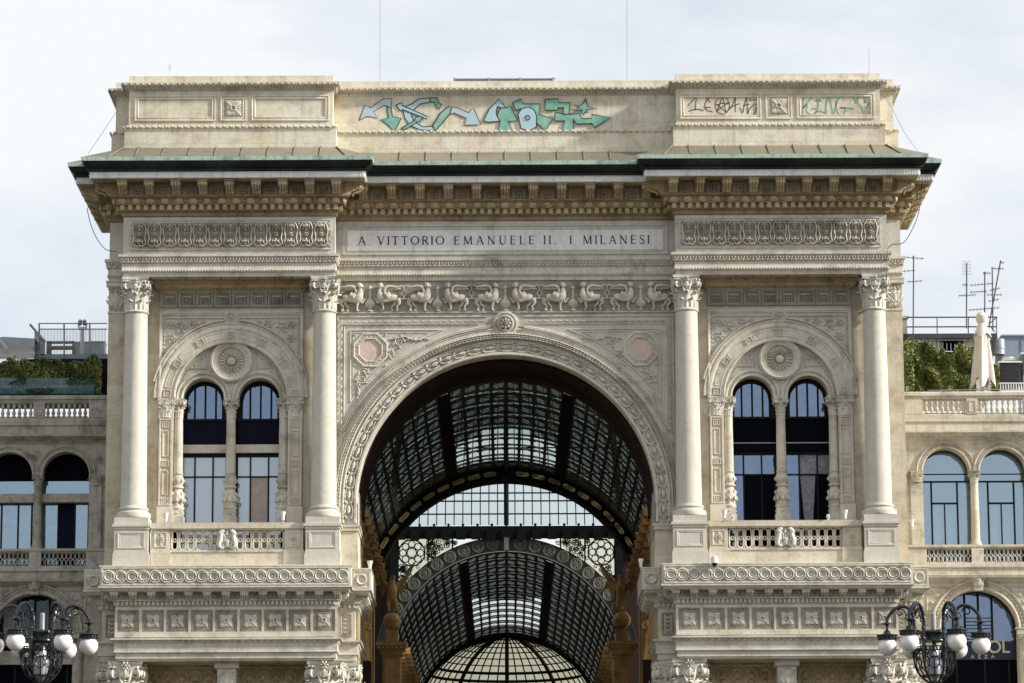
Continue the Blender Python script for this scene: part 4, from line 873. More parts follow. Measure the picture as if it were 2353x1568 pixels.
# ================================================================ ledge and lower order
PL = [(-18.55, 9), (-18.55, .25), (-17.67, .25), (-17.67, -1.15), (-7.80, -1.15), (-7.80, .25), (-6.95, .25), (-6.95, 5.8)]
PLS = {-1: PL, 1: [(-x, y) for x, y in PL[::-1]]}
YL = -1.15
zz = lambda py, o: ZB(py, YL-o)
q = dict(t=zz(1297, .75), b=zz(1349, .75), m1=zz(1352, .70), mS=zz(1353, .68), m0=zz(1378, .12), d0=zz(1390, .10), f1=zz(1392, 0), f0=zz(1463, 0), c1=zz(1466, .24), c0=zz(1481, .06), a1=zz(1498, .06), aB=zz(1517, 0))
mg = []
for s_ in (-1, 1):
    p = PLS[s_]
    P_('ledge', sweep(p, [(-1.0, q['t']-.01), (.73, q['t']), (.78, q['t']-.02), (.78, q['t']-.07), (.75, q['t']-.09), (.75, q['b']+.1), (.79, q['b']+.08), (.79, q['b']), (.70, q['b']-.01), (.70, q['m1']), (.05, q['m1']+.01)]), 'lower')
    g = G(); cy = (q['t']+q['b'])/2-.01; HH = q['t']-q['b']
    g.put(frame(-5.62, 5.62, q['b']+.10, q['t']-.10, [(0, 0), (0, -.05), (.06, -.055), (.09, -.01), (.12, -.03), (.14, 0)]))
    dish = disc([(.20, .0), (.20, .06), (.17, .075), (.14, .04), (.12, -.03), (.05, -.05), (0, -.05)], 20)
    for k in range(21):
        x = (k-10)*.530; g.put(dish, (x, -.01, cy))
        for sg_ in (1, -1):
            up = 1 if (k % 2 == 0) == (sg_ == 1) else -1
            g.put(tube([(x-.265*math.cos(a)*1.0, -.04-(.03 if up > 0 else 0), cy+up*.265*math.sin(a)) for a in np.linspace(0, PI, 13)], .036, 5))
        for j in range(16): a = 2*PI*j/16; g.put(ell(0, 0, .018, .03, .03, seg=5), (x+.23*math.cos(a), -.01, cy+.23*math.sin(a)), ry=a+PI/2)
    mg.append(P_('guilloche_band', g, 'lower', loc=(s_*12.735, -1.903, 0)))
    g = G(); g.put(frame(-.38, .38, q['b']+.12, q['t']-.12, [(0, 0), (0, -.03), (.04, -.03), (.06, 0)])); g.put(dish, (0, -.01, cy), (1.25, 1, 1.25))
    for j in range(22): a = 2*PI*j/22; g.put(ell(0, 0, .018, .03, .03, seg=5), (.29*math.cos(a), -.01, cy+.29*math.sin(a)), ry=a+PI/2)
    for xx in (6.62, 18.87): P_('ledge_roundel', g, 'lower', loc=(s_*xx, -.503, 0))
    P_('ledge_bed', sweep(p, [(.70, q['m1']+.02), (.66, q['m1']-.06), (.60, q['mS']-.08), (.10, q['mS']-.08), (.10, q['m0']+.03), (.22, q['m0']+.02), (.22, q['m0']-.03), (.08, q['m0']-.05), (.06, q['d0']+.01), (.10, q['d0']), (.06, q['d0']-.05), (0, q['f1']-.02), (0, q['f0']-.02), (.30, q['c1']+.02), (.30, q['c1']-.05), (.20, q['c1']-.10), (.14, q['c0']+.12), (.12, q['c0']), (.12, q['a1']+.05), (.15, q['a1']+.04), (.15, q['a1']-.0), (.06, q['a1']-.02), (.06, q['aB']+.10), (0, q['aB']+.08), (-.02, q['aB'])]), 'lower')
    g = along(p, .08, q['d0']+.01, box(-.055, .055, -.10, .01, 0, q['m0']-q['d0']-.06), .2); P_('ledge_dentils', g, 'lower')
    g = along(p, .13, (q['c1']+q['c0'])/2-.0, bead_unit(.30, .13, .08), .30); P_('ledge_beads', g, 'lower')
mzt = q['mS']-.08; mh = (mzt-q['m0'])*.93
mo2 = modillion(.34, .46, mh).build('ledge_bracket', M['lower'], root); ro2 = G(); ro2.put(rosette(.19, 8, .35)); ro2.put(disc([(.24, 0), (.23, .03), (.21, .03), (.2, 0)], 16)); ro2 = ro2.build('ledge_rosette', M['lower'], root)
f2 = [True, True]
for s_ in (-1, 1):
    for k in range(13):
        x = s_*12.735+(k-6)*.845; place(mo2, x, YL-.10, mzt-.003, 0, f2[0]); f2[0] = False
        if k < 12: place(ro2, x+.4225, YL-.104, (mzt+q['m0'])/2+.02, 0, f2[1]); f2[1] = False
    for x, y, r in ((18.35, .15, 0), (6.95+.15, .15, 0), (7.45, .15, 0), (17.77, -.9, PI/2), (17.77, -.2, PI/2), (18.65, .5, PI/2), (18.65, 1.4, PI/2), (18.65, 2.3, PI/2), (18.65, 3.2, PI/2), (7.70, -.9, -PI/2), (7.70, -.2, -PI/2)) + tuple((6.85, .6+.9*k, -PI/2) for k in range(6)):
        place(mo2, s_*x, y, mzt-.003, r*s_, False)
# nine flower panels of the lower frieze
fp = G(); fz = (zz(1401, 0)+zz(1450, 0))/2; hf = .50
fp.put(frame(-hf, hf, -hf, hf, [(0, 0), (0, -.04), (.05, -.05), (.10, -.02), (.17, -.05), (.18, -.05), (.20, -.005)]))
for k in range(9):
    for a in range(4): fp.put(ell(0, 0, .04, .02, .03, seg=6), (-.40+.1*k, -.035, hf-.085) if a == 0 else (-.40+.1*k, -.035, -hf+.085) if a == 1 else ((hf-.085)*(1 if a == 2 else -1), -.035, -.40+.1*k), ry=0 if a < 2 else PI/2)
fp.put(quad(-hf+.02, hf-.02, -hf+.02, hf-.02, -.003)); fo = P_('flower_panel', fp, 'soot_shade', loc=(-BX-4.5, YL-.004, fz)); P_('carved_flower', flower_square(.34), 'relief', parent=fo, loc=(0, -.01, 0))
for s_ in (-1, 1):
    for k in range(9):
        if s_ == -1 and k == 0: continue
        dup(fo, (s_*12.735+(k-4)*1.11, YL-.004, fz))
    st_ = G()
    for k in range(10): st_.put(box((k-4.5)*1.11-(.055 if 0 < k < 9 else .055), (k-4.5)*1.11+.055, -.075, .01, -hf, hf))
    zt2, zb2 = q['f1']-.03-fz, q['f0']+.0-fz
    st_.put(box(-5.05, 5.05, -.075, .01, hf, zt2)); st_.put(box(-5.05, 5.05, -.075, .01, zb2, -hf))
    P_('frieze_ground', st_, 'lower', loc=(s_*12.735, YL, fz))
    for xx in (7.37, 18.1):
        g = frame(-.27, .27, -.55, .50, [(0, 0), (0, -.04), (.05, -.05), (.09, -.01)])
        for j in range(5): g.put(ell(0, 0, .10, .05, .06), (.05, 0, -.4+.2*j), ry=.8); g.put(ell(0, 0, .10, .05, .06), (-.05, 0, -.4+.2*j), ry=2.3)
        P_('arabesque_panel', g, 'soot_shade', loc=(s_*xx, .25-.004, fz-.05))
zL = q['aB']
capL = corinthian(.72, 2.1, .80); big = None
for s_ in (-1, 1):
    for c_ in (-1, 1):
        x = s_*12.78+c_*4.50
        if big is None:
            big = P_('great_column', lathe([(.72, zL-2.1), (.80, zL-9), (.84, 2.4), (.95, 2.2), (1.05, 1.9), (1.05, 1.5), (1.1, 1.5), (1.1, 0)], 40), 'column', loc=(x, -.35, 0)); P_('capital', capL, 'cap', parent=big, loc=(0, 0, zL-2.1))
        else: dup(big, (x, -.35, 0))
    for xx in (7.45, 18.0):
        g = box(-.75, .75, -.1, 5, 0, zL-2.05); g.put(corinthian(.62, 2.0, .72), (0, .25, zL-2.0), (1, .6, 1)); P_('great_pilaster', g, 'cap', loc=(s_*xx, .35, 0))
    # recess between the great columns
    g = box(-4.6, 4.6, 1.2, 1.4, 0, zL+.02); g.put(box(-4.9, 4.9, -1.1, 1.3, zL-.03, zL-.0)); P_('porch_wall', g, 'ochre', loc=(s_*12.74, 0, 0))
    g = box(-.55, .55, -.75, 1.2, zL-.28, zL-.03); g.put(box(-.42, .42, -.6, 1.2, zL-1.5, zL-.28)); g.put(leaf_fan(0, zL-1.2, PI/2, .8, .6, .15, 7), (0, -.6, 0)); g.put(rosette(.2, 8, .4), (0, -.6, zL-.55))
    for c_ in (-1, 1): g.put(tube(spiral(c_*.3, zL-.6, .14, 1.5, 0, c_, 12, y=-.62), .03, 4))
    P_('centre_bracket', g, 'cap', loc=(s_*12.74, 0, 0))
    g = G(); g.put(sweep([(-4, .9), (4, .9)], [(.2, zL-.04), (.2, zL-.08), (.08, zL-.14), (.06, zL-.18), (0, zL-.2), (0, zL-2.6)]))
    g.put(along([(-4, .9), (4, .9)], .17, zL-.10, ell(0, 0, .05, .06, .08), .15))
    for k in range(12):
        x = (k-5.5)*.62; g.put(tube([(x+.27*math.cos(a), .87, zL-.50+.27*math.sin(a)) for a in np.linspace(0, PI, 10)], .04, 5)); leaf_fan(0, 0, PI/2, .42, .36, .14, 7, t_ := G()); g.put(t_, (x, .9, zL-.80)); g.put(ell(0, 0, .18, .1, .18), (x, .9, zL-.86)); g.put(ell(0, 0, .05, .2, .12), (x+.31, .9, zL-.6))
    P_('palmette_band', g, 'ochre', loc=(s_*12.74, 0, 0))
    P_('body_side', box(-.4, .44, .3, 9, 0, q['f1']), 'wall', loc=(s_*18.1, 0, 0))
    P_('passage_pier', box(-.35, .35, .3, 5.9, 0, q['f1']), 'lower', loc=(s_*7.32, 0, 0))

# ================================================================ graffiti on the attic
gp = lambda x, y, Y=.05: (lambda p: (float(p[0]), float(p[2])))(at(762.3+x*.3379, 146+y*.3379, Y))
yG = .05-.006
GI = [0]
def paint(pts, mat, hole=None, lw=.048, lines='gline', nm='painted_letter'):
    P = [gp(*p) for p in pts]; GI[0] += 1; yG = .05-.006-.0045*GI[0]; o = P_(nm, G().add([(x, yG, z) for x, z in P], [tuple(range(len(P)))]), mat, smooth=0)
    g = ribbon(P+[P[0]], lw, yG-.002)
    P_('paint_outline', g, lines, parent=o, smooth=0); return o
graf = [
 ([(185, 385), (225, 280), (262, 300), (345, 240), (408, 236), (404, 300), (375, 288), (350, 285), (285, 325), (310, 370), (240, 358)], 'gblue'),
 ([(375, 292), (402, 300), (412, 360), (472, 370), (425, 465), (385, 420), (330, 380), (385, 370)], 'ggreen'),
 ([(480, 300), (540, 275), (590, 240), (660, 233), (668, 262), (600, 275), (560, 310), (540, 350), (560, 395), (620, 430), (680, 425), (705, 455), (600, 450), (530, 420), (495, 370)], 'gblue'),
 ([(662, 233), (715, 232), (728, 268), (745, 275), (728, 312), (698, 275), (704, 265), (670, 260)], 'ggreen'),
 ([(684, 425), (740, 335), (790, 292), (815, 296), (800, 345), (745, 410), (705, 455)], 'ggreen'),
 ([(816, 294), (850, 300), (930, 335), (962, 300), (1012, 415), (905, 418), (915, 372), (830, 335), (806, 342)], 'gblue'),
 ([(435, 280), (478, 266), (476, 284), (650, 360), (648, 378), (480, 312), (465, 320)], 'gblue'),
 ([(470, 440), (570, 382), (565, 365), (612, 360), (600, 400), (585, 394), (495, 452)], 'ggreen'),
 ([(1030, 390), (1070, 310), (1135, 240), (1180, 300), (1150, 300), (1125, 292), (1116, 330), (1122, 356), (1142, 392), (1060, 398)], 'gblue'),
 ([(1150, 302), (1182, 302), (1215, 290), (1262, 388), (1200, 392), (1228, 462), (1130, 462), (1144, 392), (1124, 356), (1136, 320)], 'ggreen'),
 ([(1228, 265), (1290, 240), (1297, 275), (1415, 275), (1408, 345), (1500, 375), (1450, 462), (1390, 400), (1370, 330), (1330, 300), (1275, 310), (1250, 320)], 'ggreen'),
 ([(1265, 345), (1290, 308), (1335, 296), (1375, 315), (1392, 360), (1390, 430), (1340, 460), (1285, 440)], 'gblue'),
 ([(1450, 245), (1540, 240), (1540, 268), (1617, 265), (1612, 345), (1575, 345), (1575, 300), (1535, 300), (1535, 318), (1450, 318)], 'ggreen'),
 ([(1518, 330), (1580, 348), (1612, 348), (1680, 340), (1700, 375), (1765, 375), (1765, 347), (1897, 367), (1785, 437), (1770, 408), (1665, 412), (1640, 378), (1640, 460), (1565, 458), (1585, 390), (1515, 390)], 'ggreen'),
 ([(1725, 238), (1735, 290), (1800, 310), (1735, 315), (1705, 355), (1700, 315), (1645, 320), (1690, 300), (1645, 285), (1700, 285)], 'ggreen')]
for i, (p, m_) in enumerate(graf): paint(p, m_, lines='gred' if i in (0, 5) else 'gline')
for c, r in (((1330, 370), 15),): 
    P_('painted_ring', ribbon([gp(c[0]+r*math.cos(a), c[1]+r*math.sin(a)) for a in np.linspace(0, 2*PI, 20)], .05, yG-.08), 'gline', smooth=0)
gq = lambda x, y: (lambda p: (float(p[0]), float(p[2])))(at((1880+x/3.565)*.811, (240+y/3.565)*.811, -1.05))
def stroke(pts, mat, lw=.035, nm='painted_tag'): P_(nm, ribbon([gq(*p) for p in smoothline(pts, 4)], lw, -1.05-.012), mat, smooth=0)
for pts in ([(240, 215), (290, 160), (326, 120), (322, 200), (318, 258)], [(250, 268), (300, 248), (360, 248), (402, 262)], [(520, 130), (470, 125), (430, 160), (415, 215), (435, 255), (490, 272)], [(408, 235), (440, 225), (475, 228)], [(415, 122), (445, 150), (470, 180)],
            [(535, 270), (565, 200), (592, 122), (612, 200), (630, 275)], [(530, 200), (600, 185), (668, 180)], [(530, 195), (590, 240), (635, 278)], [(665, 180), (600, 215), (540, 262)], [(665, 250), (700, 190), (722, 112)], [(722, 115), (722, 200), (725, 275)], [(665, 230), (720, 205), (770, 188)],
            [(765, 225), (785, 265), (797, 280), (815, 200), (836, 112)], [(836, 115), (842, 200), (848, 298)], [(800, 210), (835, 200), (868, 195)], [(870, 130), (870, 155), (915, 150), (990, 135)], [(980, 145), (940, 230), (906, 305)], [(915, 190), (950, 210), (985, 240)], [(850, 290), (865, 245), (910, 195)]): stroke(pts, 'gline')
stroke([(592+72*math.cos(a), 208+86*math.sin(a)) for a in np.linspace(0, 2*PI, 16)], 'gred', .04)
for pts in ([(1410, 120), (1408, 200), (1402, 300)], [(1490, 130), (1440, 190), (1405, 240)], [(1405, 235), (1450, 195), (1440, 250), (1465, 290), (1510, 300), (1545, 265), (1520, 235), (1490, 250)], [(1535, 160), (1560, 140), (1585, 165)], [(1530, 160), (1590, 165)], [(1555, 165), (1560, 200), (1555, 255)], [(1520, 285), (1570, 265), (1635, 285)],
            [(1638, 298), (1640, 200), (1662, 118), (1690, 200), (1715, 300), (1740, 200), (1770, 130), (1830, 105), (1890, 115), (1930, 150), (1938, 192)], [(1745, 150), (1740, 220), (1765, 290), (1805, 300), (1832, 265), (1828, 232), (1780, 232), (1850, 232), (1925, 243)],
            [(2030, 185), (2040, 130), (2070, 110), (2093, 140), (2085, 180), (2048, 220), (2032, 310)], [(2034, 180), (2020, 130), (1985, 112), (1955, 135), (1962, 180), (2000, 230), (2028, 308)]): stroke(pts, 'gteal', .045)
# crown of the attic: panel rack
zk = float(at(1155, 180, 1.2)[2]); g = box(-2.35, 2.35, 1.2, 1.3, a174-.02, zk-.03)
g.put(box(-2.4, 2.4, 1.15, 1.19, zk-.05, zk)); g.put(box(-2.4, 2.4, 1.14, 1.19, zk-.20, zk-.15))
for x in (-2.38, -.72, .75, 2.3): g.put(box(x-.05, x+.05, 1.1, 1.2, a174-.02, zk+.02))
tag(g.build('roof_rack', M['metal']), 'low grey metal rack lying on top of the attic above the blue and green graffiti', 'rack')
# ================================================================ the two wings
def PX(px, py, Y): p = at(px, py, Y); return float(p[0]), float(p[2])
YW = 6.
zw = lambda py: float(at(149, py, YW)[2])
rk = 1.11; ck = [21.05+2.72*k for k in range(-1, 4)]; ck = ck[1:]; wsp = zw(1091); wsill = zw(1262)
def wing(s, mat, label):
    wr = thing('arcaded_wing', label, 'building')
    def W(name, g, m, parent=None, loc=(0, 0, 0), **k): return g.build(name, M[m], parent or wr, loc=loc, **k)
    X0, X1 = 18.3, 32.2
    xs = sorted(set(list(np.linspace(X0, X1, 20))+[c+rk*math.cos(a) for c in ck for a in np.linspace(0, PI, 25)]))
    def lo(x):
        for c in ck:
            if abs(x-c) <= rk+1e-6: return wsp+sq(rk*rk-(x-c)**2)
        return wsp
    W('upper_wall', slab([s*x for x in (xs if s > 0 else xs[::-1])], lambda x: lo(abs(x)), lambda x: zw(1019), YW, YW+.6), mat)
    W('corner_pier', box(-.75, .75, YW, YW+.6, wsill, wsp), mat, loc=(s*19.18, 0, 0))
    o = W('pier_pilaster', box(-.30, .30, YW-.12, YW, wsill+.02, wsp-.5), mat, loc=(s*19.62, 0, 0)); 
    pc = G().put(corinthian(.26, .5, .32), scale=(1, .5, 1)); W('pilaster_capital', pc, mat, loc=(s*19.62, YW-.05, wsp-.5))
    W('pilaster_capital', pc, mat, loc=(s*18.98, YW+.03, wsp-.5))
    cp = corinthian(.19, .5, .27); co_ = None
    for c in ck:
        ar_ = [(0, YW+.6), (0, YW-.05), (.05, YW-.08), (.09, YW-.04), (.12, YW-.02), (.22, YW-.02), (.24, YW-.08), (.30, YW-.10), (.33, YW)]
        a = W('arch_moulding', arc(s*c, wsp, rk, ar_, 0, PI, 32), mat)
        W('arch_beads', arc_units(s*c, wsp, rk+.17, ell(0, 0, .05, .04, .05, seg=6), 34, .05, PI-.05, y=YW-.02), mat, parent=a)
        xc = c+1.36
        g = lathe([(.30, wsill), (.30, wsill+.12), (.25, wsill+.16), (.26, wsill+.22), (.215, wsill+.28), (.205, wsp-2), (.185, wsp-.5)], 20)
        if co_ is None: co_ = W('arcade_column', g, mat, loc=(s*xc, YW+.25, 0)); W('capital', cp, mat, parent=co_, loc=(0, 0, wsp-.5))
        else: dup(co_, (s*xc, YW+.25, 0))
        # glazing
        yg = YW+.95; wd = G(); zt_ = wsp+rk
        dk = s < 0
        f = W('arched_window', (lambda w_: (w_.put(box(-1.3, 1.3, yg, yg+.06, zw(1132), zw(1128)) if dk else box(-1.1, 1.1, yg, yg+.06, wsp-.02, wsp+.03)),
             w_.put(box(-1.3, 1.3, yg, yg+.06, zw(1150 if dk else 1110), zw(1146 if dk else 1106))),
             [w_.put(box(x-.04, x+.04, yg-.02, yg+.06, wsill-.6, zw(1150 if dk else 1108))) for x in ((-.62, .62) if not dk else (-.45, .35, 1.0))],
             (w_.put(box(-.62, .62, yg-.02, yg+.06, zw(1160), zw(1156))), w_.put(box(-.03, .03, yg-.02, yg+.06, wsill-.6, zw(1160)))) if not dk else None, w_)[-1])(wd), 'frame', loc=(s*c, 0, 0))
        gm = 'bglass'
        if dk:
            W('pane', quad(-1.3, 1.3, zw(1127), zw(1098), yg+.03), gm, parent=f, smooth=0)
            W('beam', box(-1.3, 1.3, yg-.5, yg-.06, zw(1150), zw(1130)), 'brown' if s > 0 else 'wing', parent=f)
            for x0, x1, mm in ((-1.3, -.45, gm), (-.45, .35, 'navy' if c == ck[0] else gm), (.35, 1.3, gm)): W('pane', quad(x0, x1, wsill-.6, zw(1150), yg+.03), mm, parent=f, smooth=0)
            W('dark_head', quad(-1.3, 1.3, zw(1098), zt_+.3, yg+.05), 'dark', parent=f, smooth=0)
        else: W('pane', quad(-1.3, 1.3, wsill-.6, zt_+.3, yg+.03), gm, parent=f, smooth=0)
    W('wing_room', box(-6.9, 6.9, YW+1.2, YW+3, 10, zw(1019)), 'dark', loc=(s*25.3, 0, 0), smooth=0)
    pth = [(s*X0, YW), (s*X1, YW)] if s > 0 else [(s*X1, YW), (s*X0, YW)]
    W('parapet_cornice', sweep(pth, [(0, zw(1021)), (.08, zw(1016)), (.14, zw(1012)), (.30, zw(1009)), (.42, zw(1004)), (.42, zw(1000)), (.06, zw(999)), (.05, zw(978)), (.12, zw(977)), (.12, zw(961)), (.05, zw(959))]), mat)
    g = along(pth, .10, zw(1014), ell(0, 0, .05, .06, .05), .16); W('cornice_eggs', g, mat)
    W('roof_rail', sweep(pth, [(-.3, zw(925)), (.10, zw(925)), (.12, zw(919)), (.20, zw(918)), (.20, zw(911)), (.16, zw(909)), (-.3, zw(909))]), mat)
    W('terrace_floor', G().add([(s*X0, YW-.05, zw(960)), (s*X1, YW-.05, zw(960)), (s*X1, 30, zw(960)), (s*X0, 30, zw(960))], [(0, 1, 2, 3)]), 'hut', smooth=0)
    hb = zw(926)-zw(958); bl = G().put(lathe([(.085, 0), (.085, .05), (.05, .08), (.085, .22), (.095, .32), (.06, .45), (.045, .52), (.06, .60), (.095, .75), (.085, .85), (.05, .93), (.085, .97), (.085, 1)], 10), scale=(1, 1, hb))
    bl.put(box(-.11, .11, -.09, .09, 0, hb*.06)); bl.put(box(-.11, .11, -.09, .09, hb*.94, hb)); bo = None
    for pxx in (22.38, 25.1, 27.82, 30.5): W('rail_post', box(-.27, .27, YW-.15, YW+.15, zw(959)-.02, zw(925)+.01).put(frame(-.17, .17, zw(955), zw(929), [(0, YW-.15), (0, YW-.18), (.04, YW-.18), (.06, YW-.14)])), mat, loc=(s*pxx, 0, 0))
    W('rail_post', box(-.85, .85, YW-.12, YW+.15, zw(959)-.02, zw(925)+.01), mat, loc=(s*19.15, 0, 0))
    for a0, a1, n_ in ((20.05, 22.1, 8), (22.66, 24.82, 8), (25.38, 27.54, 8), (28.1, 30.2, 8)):
        for k in range(n_):
            x = a0+(a1-a0)*(k+.5)/n_
            if bo is None: bo = W('baluster', bl, mat, loc=(s*x, YW, zw(958)))
            else: dup(bo, (s*x, YW, zw(958)))
    # sill balustrade
    W('balcony_slab', sweep(pth, [(-.9, zw(1303)), (.28, zw(1303)), (.28, zw(1313)), (.20, zw(1315)), (.20, zw(1328)), (.45, zw(1331)), (.42, zw(1337)), (.2, zw(1342)), (.1, zw(1346)), (0, zw(1348)), (0, zw(1356))]), mat)
    W('balcony_rail', sweep(pth, [(-.8, zw(1268)), (.24, zw(1268)), (.28, zw(1266)), (.28, zw(1261)), (-.8, zw(1260))]), mat)
    z0_, z1_ = zw(1303), zw(1268)
    for pxx in (22.42, 25.14, 27.86): W('balcony_post', box(-.29, .29, YW-.25, YW+.1, z0_-.01, z1_+.01), mat, loc=(s*pxx, 0, 0))
    W('balcony_post', box(-.85, .85, YW-.22, YW+.1, z0_-.01, z1_+.01), mat, loc=(s*19.15, 0, 0))
    la = G(); hh = z1_-z0_
    for k in range(11):
        x = -1.02+.205*k
        for zc_ in (.27, .73): la.put(tube([(x+.09*math.cos(a), 0, hh*zc_+hh*.22*math.sin(a)) for a in np.linspace(0, 2*PI, 9)[:-1]], .022, 4, True))
        la.put(box(x-.045, x+.045, -.03, .03, hh*.45, hh*.55))
    la.put(box(-1.12, 1.12, -.05, .05, 0, .05)); la.put(box(-1.12, 1.12, -.05, .05, hh-.05, hh))
    for c in ck[:3]: W('lattice_panel', la, mat, loc=(s*c, YW-.13, z0_))
    # lower storey with one wide arch
    lc = 22.42; lr = 1.83; lsp = zw(1452); cs = [lc, lc+5.44]
    xs = sorted(set(list(np.linspace(X0, X1, 20))+[c+lr*math.cos(a) for c in cs for a in np.linspace(0, PI, 33)]))
    def lo2(x):
        for c in cs:
            if abs(x-c) <= lr+1e-6: return lsp+sq(lr*lr-(x-c)**2)
        return lsp
    W('lower_wall', slab([s*x for x in (xs if s > 0 else xs[::-1])], lambda x: lo2(abs(x)), lambda x: zw(1330), YW-.001, YW+.7), mat)
    W('lower_pier', box(-1.14, 1.14, YW, YW+.7, 0, lsp), mat, loc=(s*19.44, 0, 0)); W('lower_pier', box(-.88, .88, YW, YW+.7, 0, lsp), mat, loc=(s*25.14, 0, 0))
    for c in cs:
        a = W('wide_arch', arc(s*c, lsp, lr, [(0, YW+.7), (0, YW-.06), (.06, YW-.10), (.14, YW-.05), (.18, YW-.03), (.34, YW-.03), (.38, YW-.10), (.46, YW-.13), (.50, YW)], 0, PI, 44), mat)
        W('arch_beads', arc_units(s*c, lsp, lr+.26, G().put(ell(0, 0, .07, .07, .07, seg=6)).put(ell(.1, 0, .03, .07, .05, seg=6)), 34, .03, PI-.03, y=YW-.03), mat, parent=a)
        k_ = G(); k_.put(prism([(-.2, 0), (.2, 0), (.3, .8), (-.3, .8)], -.28, 0)); k_.put(box(-.36, .36, -.34, 0, .72, .84)); k_.put(ball(0, -.26, .5, .16, 10)); leaf_fan(0, .1, PI/2, .5, .4, .12, 7, t_ := G()); k_.put(t_, (0, -.28, 0)); 
        W('keystone', k_, mat, loc=(s*c, YW, lsp+lr-.05))
        for q in (-1, 1):
            g = box(-.42, .42, YW-.12, YW+.3, lsp-.02, lsp+.04); g.put(box(-.34, .34, YW-.08, YW+.3, lsp-.3, lsp-.02)); W('arch_impost', g, mat, loc=(s*c+q*(lr+.3), 0, 0))
            W('impost_capital', G().put(corinthian(.24, .5, .3), scale=(1, .6, 1)).put(lathe([(.22, 0), (.24, -9)], 16)), mat, loc=(s*c+q*(lr+.28), YW-.02, lsp-.85))
            tr = G()
            for (x, z, r) in ((1.95, 1.6, .16), (2.2, 1.25, .12), (1.6, 1.78, .1), (2.28, 1.72, .1), (2.3, .9, .08)):
                tr.put(ell(0, 0, r, r*.7, .08), (x, 0, z), ry=x*3); tr.put(tube(spiral(x, z, r*1.1, 1.2, x, 1, 10, y=-.03), .025, 4))
            tr.put(tube([(2.45, -.02, .5), (2.45, -.02, 1.95), (1.2, -.02, 1.95)], .025, 4))
            W('spandrel_carving', tr, mat, loc=(s*c, YW-.0, lsp)).scale.x = q
        yg = YW+1.0; w_ = G(); zb = lsp-.55
        w_.put(box(-2, 2, yg-.03, yg+.06, zb-.05, zb+.03))
        for x in (-.55, .1, .75) if s > 0 else (-.9, -.1, .6): w_.put(box(x-.05, x+.05, yg-.03, yg+.06, zb, lsp+lr))
        if s > 0:
            for j in range(7): w_.put(box(-.55, .75, yg-.04, yg-.01, zb+.12+.17*j, zb+.15+.17*j))
        for x in (-1.0, .35, 1.5): w_.put(box(x-.05, x+.05, yg-.03, yg+.06, 8, zw(1520)))
        f = W('shop_window', w_, 'frame', loc=(s*c, 0, 0)); W('pane', quad(-2, 2, zb, lsp+lr+.1, yg+.03), 'fglass' if s > 0 else 'sglass', parent=f, smooth=0); W('pane', quad(-2, 2, 5, zw(1519), yg+.03), 'dark', parent=f, smooth=0)
        if s < 0:
            for x in (-1.2, .9): W('net_curtain', box(x-.4, x+.4, yg-.02, yg+.02, zb, lsp+lr-.1), 'netcur', parent=f)
            W('shop_beam', box(-2, 2, yg-.3, yg-.05, zb-.9, zb-.25), 'wing', parent=f)
        else:
            sg = W('shop_sign', box(-2, 2, yg-.10, yg-.04, zw(1520), zb-.0), 'signblue', parent=f)
    W('body', box(-6.9, 6.9, YW+3.1, 30, 0, zw(960)-.02), mat, loc=(s*25.3, 0, 0))
    W('wing_end', box(-.3, .3, YW, 30, 0, zw(960)-.03), mat, loc=(s*32.4, 0, 0))
    return wr
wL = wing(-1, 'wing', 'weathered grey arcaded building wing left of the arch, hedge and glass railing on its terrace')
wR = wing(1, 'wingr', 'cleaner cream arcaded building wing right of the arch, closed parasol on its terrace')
# lettering on the right sign
def text(txt, px, py, hpx, Y, m, spacing=1.0):
    c = bpy.data.curves.new('lettering', 'FONT'); c.body = txt; c.size = 1; c.extrude = .01; c.space_character = spacing; c.offset = .012
    t = bpy.data.objects.new('tmp', c); sc.collection.objects.link(t); bpy.context.view_layer.update()
    me = bpy.data.meshes.new_from_object(t.evaluated_get(bpy.context.evaluated_depsgraph_get())); bpy.data.objects.remove(t)
    me.materials.clear(); me.materials.append(M[m]); o = bpy.data.objects.new('sign_lettering', me); sc.collection.objects.link(o)
    x, z = PX(px, py, Y); k = hpx/48/.72; o.scale = (k, k, k); o.rotation_euler = (PI/2, 0, 0); o.location = (x, Y, z); return o
sign = [o for o in bpy.data.objects if o.name.startswith('shop_sign')][0]; fw = sign.parent
for t_, px, py, h_, sp_ in (('OL', 2268, 1499, 29, .95), ('AZZA', 2230, 1512, 8.5, 2.3)):
    o = text(t_, px, py, h_, YW+.88, 'signtext', sp_); bpy.context.view_layer.update(); o.parent = sign; o.location = o.location-sign.location-fw.location

